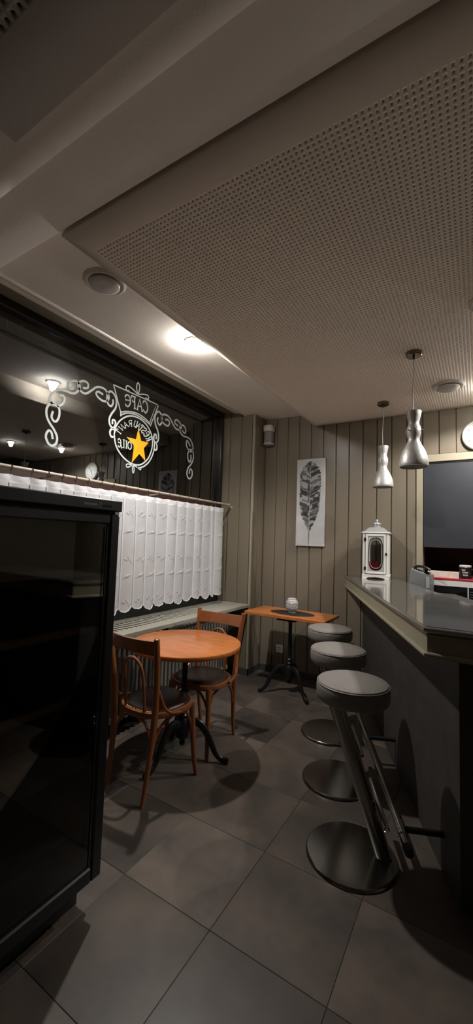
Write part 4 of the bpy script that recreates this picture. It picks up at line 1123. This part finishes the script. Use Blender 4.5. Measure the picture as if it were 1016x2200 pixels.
MB().prism([(0.040,0.176),(0.105,0.170),(0.105,0.186),(0.040,0.190)],'y',-0.05,0.01).build('paper_cover',M['blackgloss'],dv,smooth=False)

# =================================================================== LANTERN
ln=empty('lantern',(-0.828,3.955,ZB),math.radians(7)); tag(ln,'white wooden lantern with oval window and red candle on the bar','lantern')
hw=0.105; hd_=0.098; zt=0.425
MB().box((-0.122,-0.112,0.022),(0.122,0.112,0.042),bev=0.004).build('base_board',M['white'],ln,smooth=False)
for sx in (-1,1):
    MB().prism([(-0.120*1,0.0),(-0.085,0.0),(-0.065,0.014),(0.0,0.018),(0.065,0.014),(0.085,0.0),(0.120,0.0),(0.120,0.0225),(-0.120,0.0225)],'y',sx*0.108-0.006,sx*0.108+0.006).build('skirt',M['white'],ln,smooth=False)
    MB().prism([(-0.100,0.0),(-0.075,0.0),(-0.055,0.014),(0.0,0.018),(0.055,0.014),(0.075,0.0),(0.100,0.0),(0.100,0.0225),(-0.100,0.0225)],'x',sx*0.114-0.006,sx*0.114+0.006).build('skirt',M['white'],ln,smooth=False)
for sx in (-1,1):
    for sy in (-1,1):
        MB().box((sx*hw-0.012,sy*hd_-0.010,0.042),(sx*hw+0.010,sy*hd_+0.010,zt),bev=0.002).build('post',M['white'],ln,smooth=False)
MB().box((-0.128,-0.120,zt),(0.128,0.120,zt+0.014),bev=0.004).build('eave',M['white'],ln,smooth=False)
# door in front, with frame, oval lace border, hinges, latch
dm=MB(); fy=-0.109
for lo,hi in (((-0.090,0.048),(-0.072,0.418)),((0.072,0.048),(0.090,0.418)),((-0.072,0.048),(0.072,0.068)),((-0.072,0.398),(0.072,0.418))):
    dm.box((lo[0],fy-0.008,lo[1]),(hi[0],fy+0.008,hi[1]),bev=0.002)
dr=dm.build('door',M['white'],ln,smooth=False)
MB().box((-0.0725,fy-0.001,0.067),(0.0725,fy+0.001,0.399)).build('pane',M['lantern_glass'],dr,smooth=False)
def lace(name,parent,T=None):
    """four pierced corner fields leaving a tall oval window"""
    for qx in (-1,1):
        for qz in (-1,1):
            mb=MB(); n=14; vs=[];fs=[]
            for k in range(n+1):
                a=PI/2*k/n; c,s=math.cos(a),math.sin(a)
                ix=0.066*c**0.75; iz=0.155*s**0.55
                m_=max(c,s); oxx=0.072*c/m_; ozz=0.166*s/m_
                for y in (0.0012,0.0024): vs+=[(qx*ix,y,0.233+qz*iz),(qx*oxx,y,0.233+qz*ozz)]
            for k in range(n):
                a=4*k;b=a+4
                fs+=[(a,b,b+1,a+1),(a+2,a+3,b+3,b+2),(a,a+2,b+2,b),(a+1,b+1,b+3,a+3)]
            mb.add(vs,fs,T); mb.build('lace_corner',M['lacesheer'],parent,smooth=False)
    ring=[(0.054*math.copysign(abs(math.cos(a))**0.75,math.cos(a)),0.0,0.233+0.132*math.copysign(abs(math.sin(a))**0.55,math.sin(a))) for a in [2*PI*i/56 for i in range(56)]]
    MB().tube(ring,0.0017,n=5,closed=True,T=T).build('oval_line',M['lace'],parent)
M['lacesheer']=sheer_mat('lantern_lace',0.55,(0.6,0.6,0.62))
lace('lace_border',dr,Matrix.Translation((0,fy-0.004,0)))
for z in (0.095,0.365): MB().box((-0.104,fy-0.011,z-0.016),(-0.085,fy-0.0085,z+0.016)).build('hinge',M['black'],dr,smooth=False)
MB().box((0.084,fy-0.013,0.222),(0.100,fy-0.0085,0.246),bev=0.002).tube([(0.082,fy-0.015,0.234),(0.094,fy-0.016,0.236),(0.103,fy-0.015,0.234)],0.003,n=6).build('latch',M['canopy'],dr,smooth=False)
for sx in (-1,1):
    MB().box((sx*hw-0.002,-hd_+0.010,0.048),(sx*hw+0.002,hd_-0.010,0.422)).build('side_pane',M['lantern_glass'],ln,smooth=False)
    for lo,hi in (((-0.088,0.042),(0.088,0.066)),((-0.088,0.400),(0.088,0.425))):
        MB().box((sx*hw-0.007,lo[0],lo[1]),(sx*hw+0.007,hi[0],hi[1])).build('side_rail',M['white'],ln,smooth=False)
MB().box((-hw,hd_-0.002,0.048),(hw,hd_+0.002,0.422)).build('rear_pane',M['lantern_glass'],ln,smooth=False)
for lo,hi in ((0.042,0.066),(0.400,0.425)):
    MB().box((-hw,hd_-0.007,lo),(hw,hd_+0.007,hi)).build('rear_rail',M['white'],ln,smooth=False)
# flared metal roof
vs=[];fs=[]
lv=[(0.118,0.110,zt+0.0145),(0.100,0.093,zt+0.022),(0.075,0.070,zt+0.048),(0.055,0.052,zt+0.060),(0.050,0.048,zt+0.060)]
for w,d,z in lv: vs+=[(-w,-d,z),(w,-d,z),(w,d,z),(-w,d,z)]
for i in range(len(lv)-1):
    for k in range(4):
        k2=(k+1)%4; fs.append((4*i+k,4*i+k2,4*i+4+k2,4*i+4+k))
fs+=[(3,2,1,0),tuple(4*len(lv)-4+k for k in range(4))]
MB().add(vs,fs).build('roof',M['lantern_roof'],ln,smooth=False)
MB().lathe([(0.034,zt+0.058),(0.034,zt+0.088),(0.031,zt+0.090)],20).build('chimney',M['lantern_roof'],ln)
MB().lathe([(0.042,zt+0.089),(0.040,zt+0.098),(0.028,zt+0.106),(0.014,zt+0.110),(0.010,zt+0.116),(0.014,zt+0.124),(0.010,zt+0.132),(0.002,zt+0.142)],20).build('cap',M['lantern_roof'],ln)
cn=empty('candle',(-0.855,3.935,ZB+0.0422)); tag(cn,'short red candle inside the white lantern','candle')
MB().lathe([(0.0,0.0),(0.044,0.0),(0.047,0.004),(0.047,0.112),(0.044,0.116),(0.032,0.110),(0.0,0.108)],32,cap=False).build('wax',M['candle'],cn)
MB().tube([(0,0,0.106),(0.001,0,0.118),(0.004,0,0.124)],0.0014,n=5).build('wick',M['black'],cn)
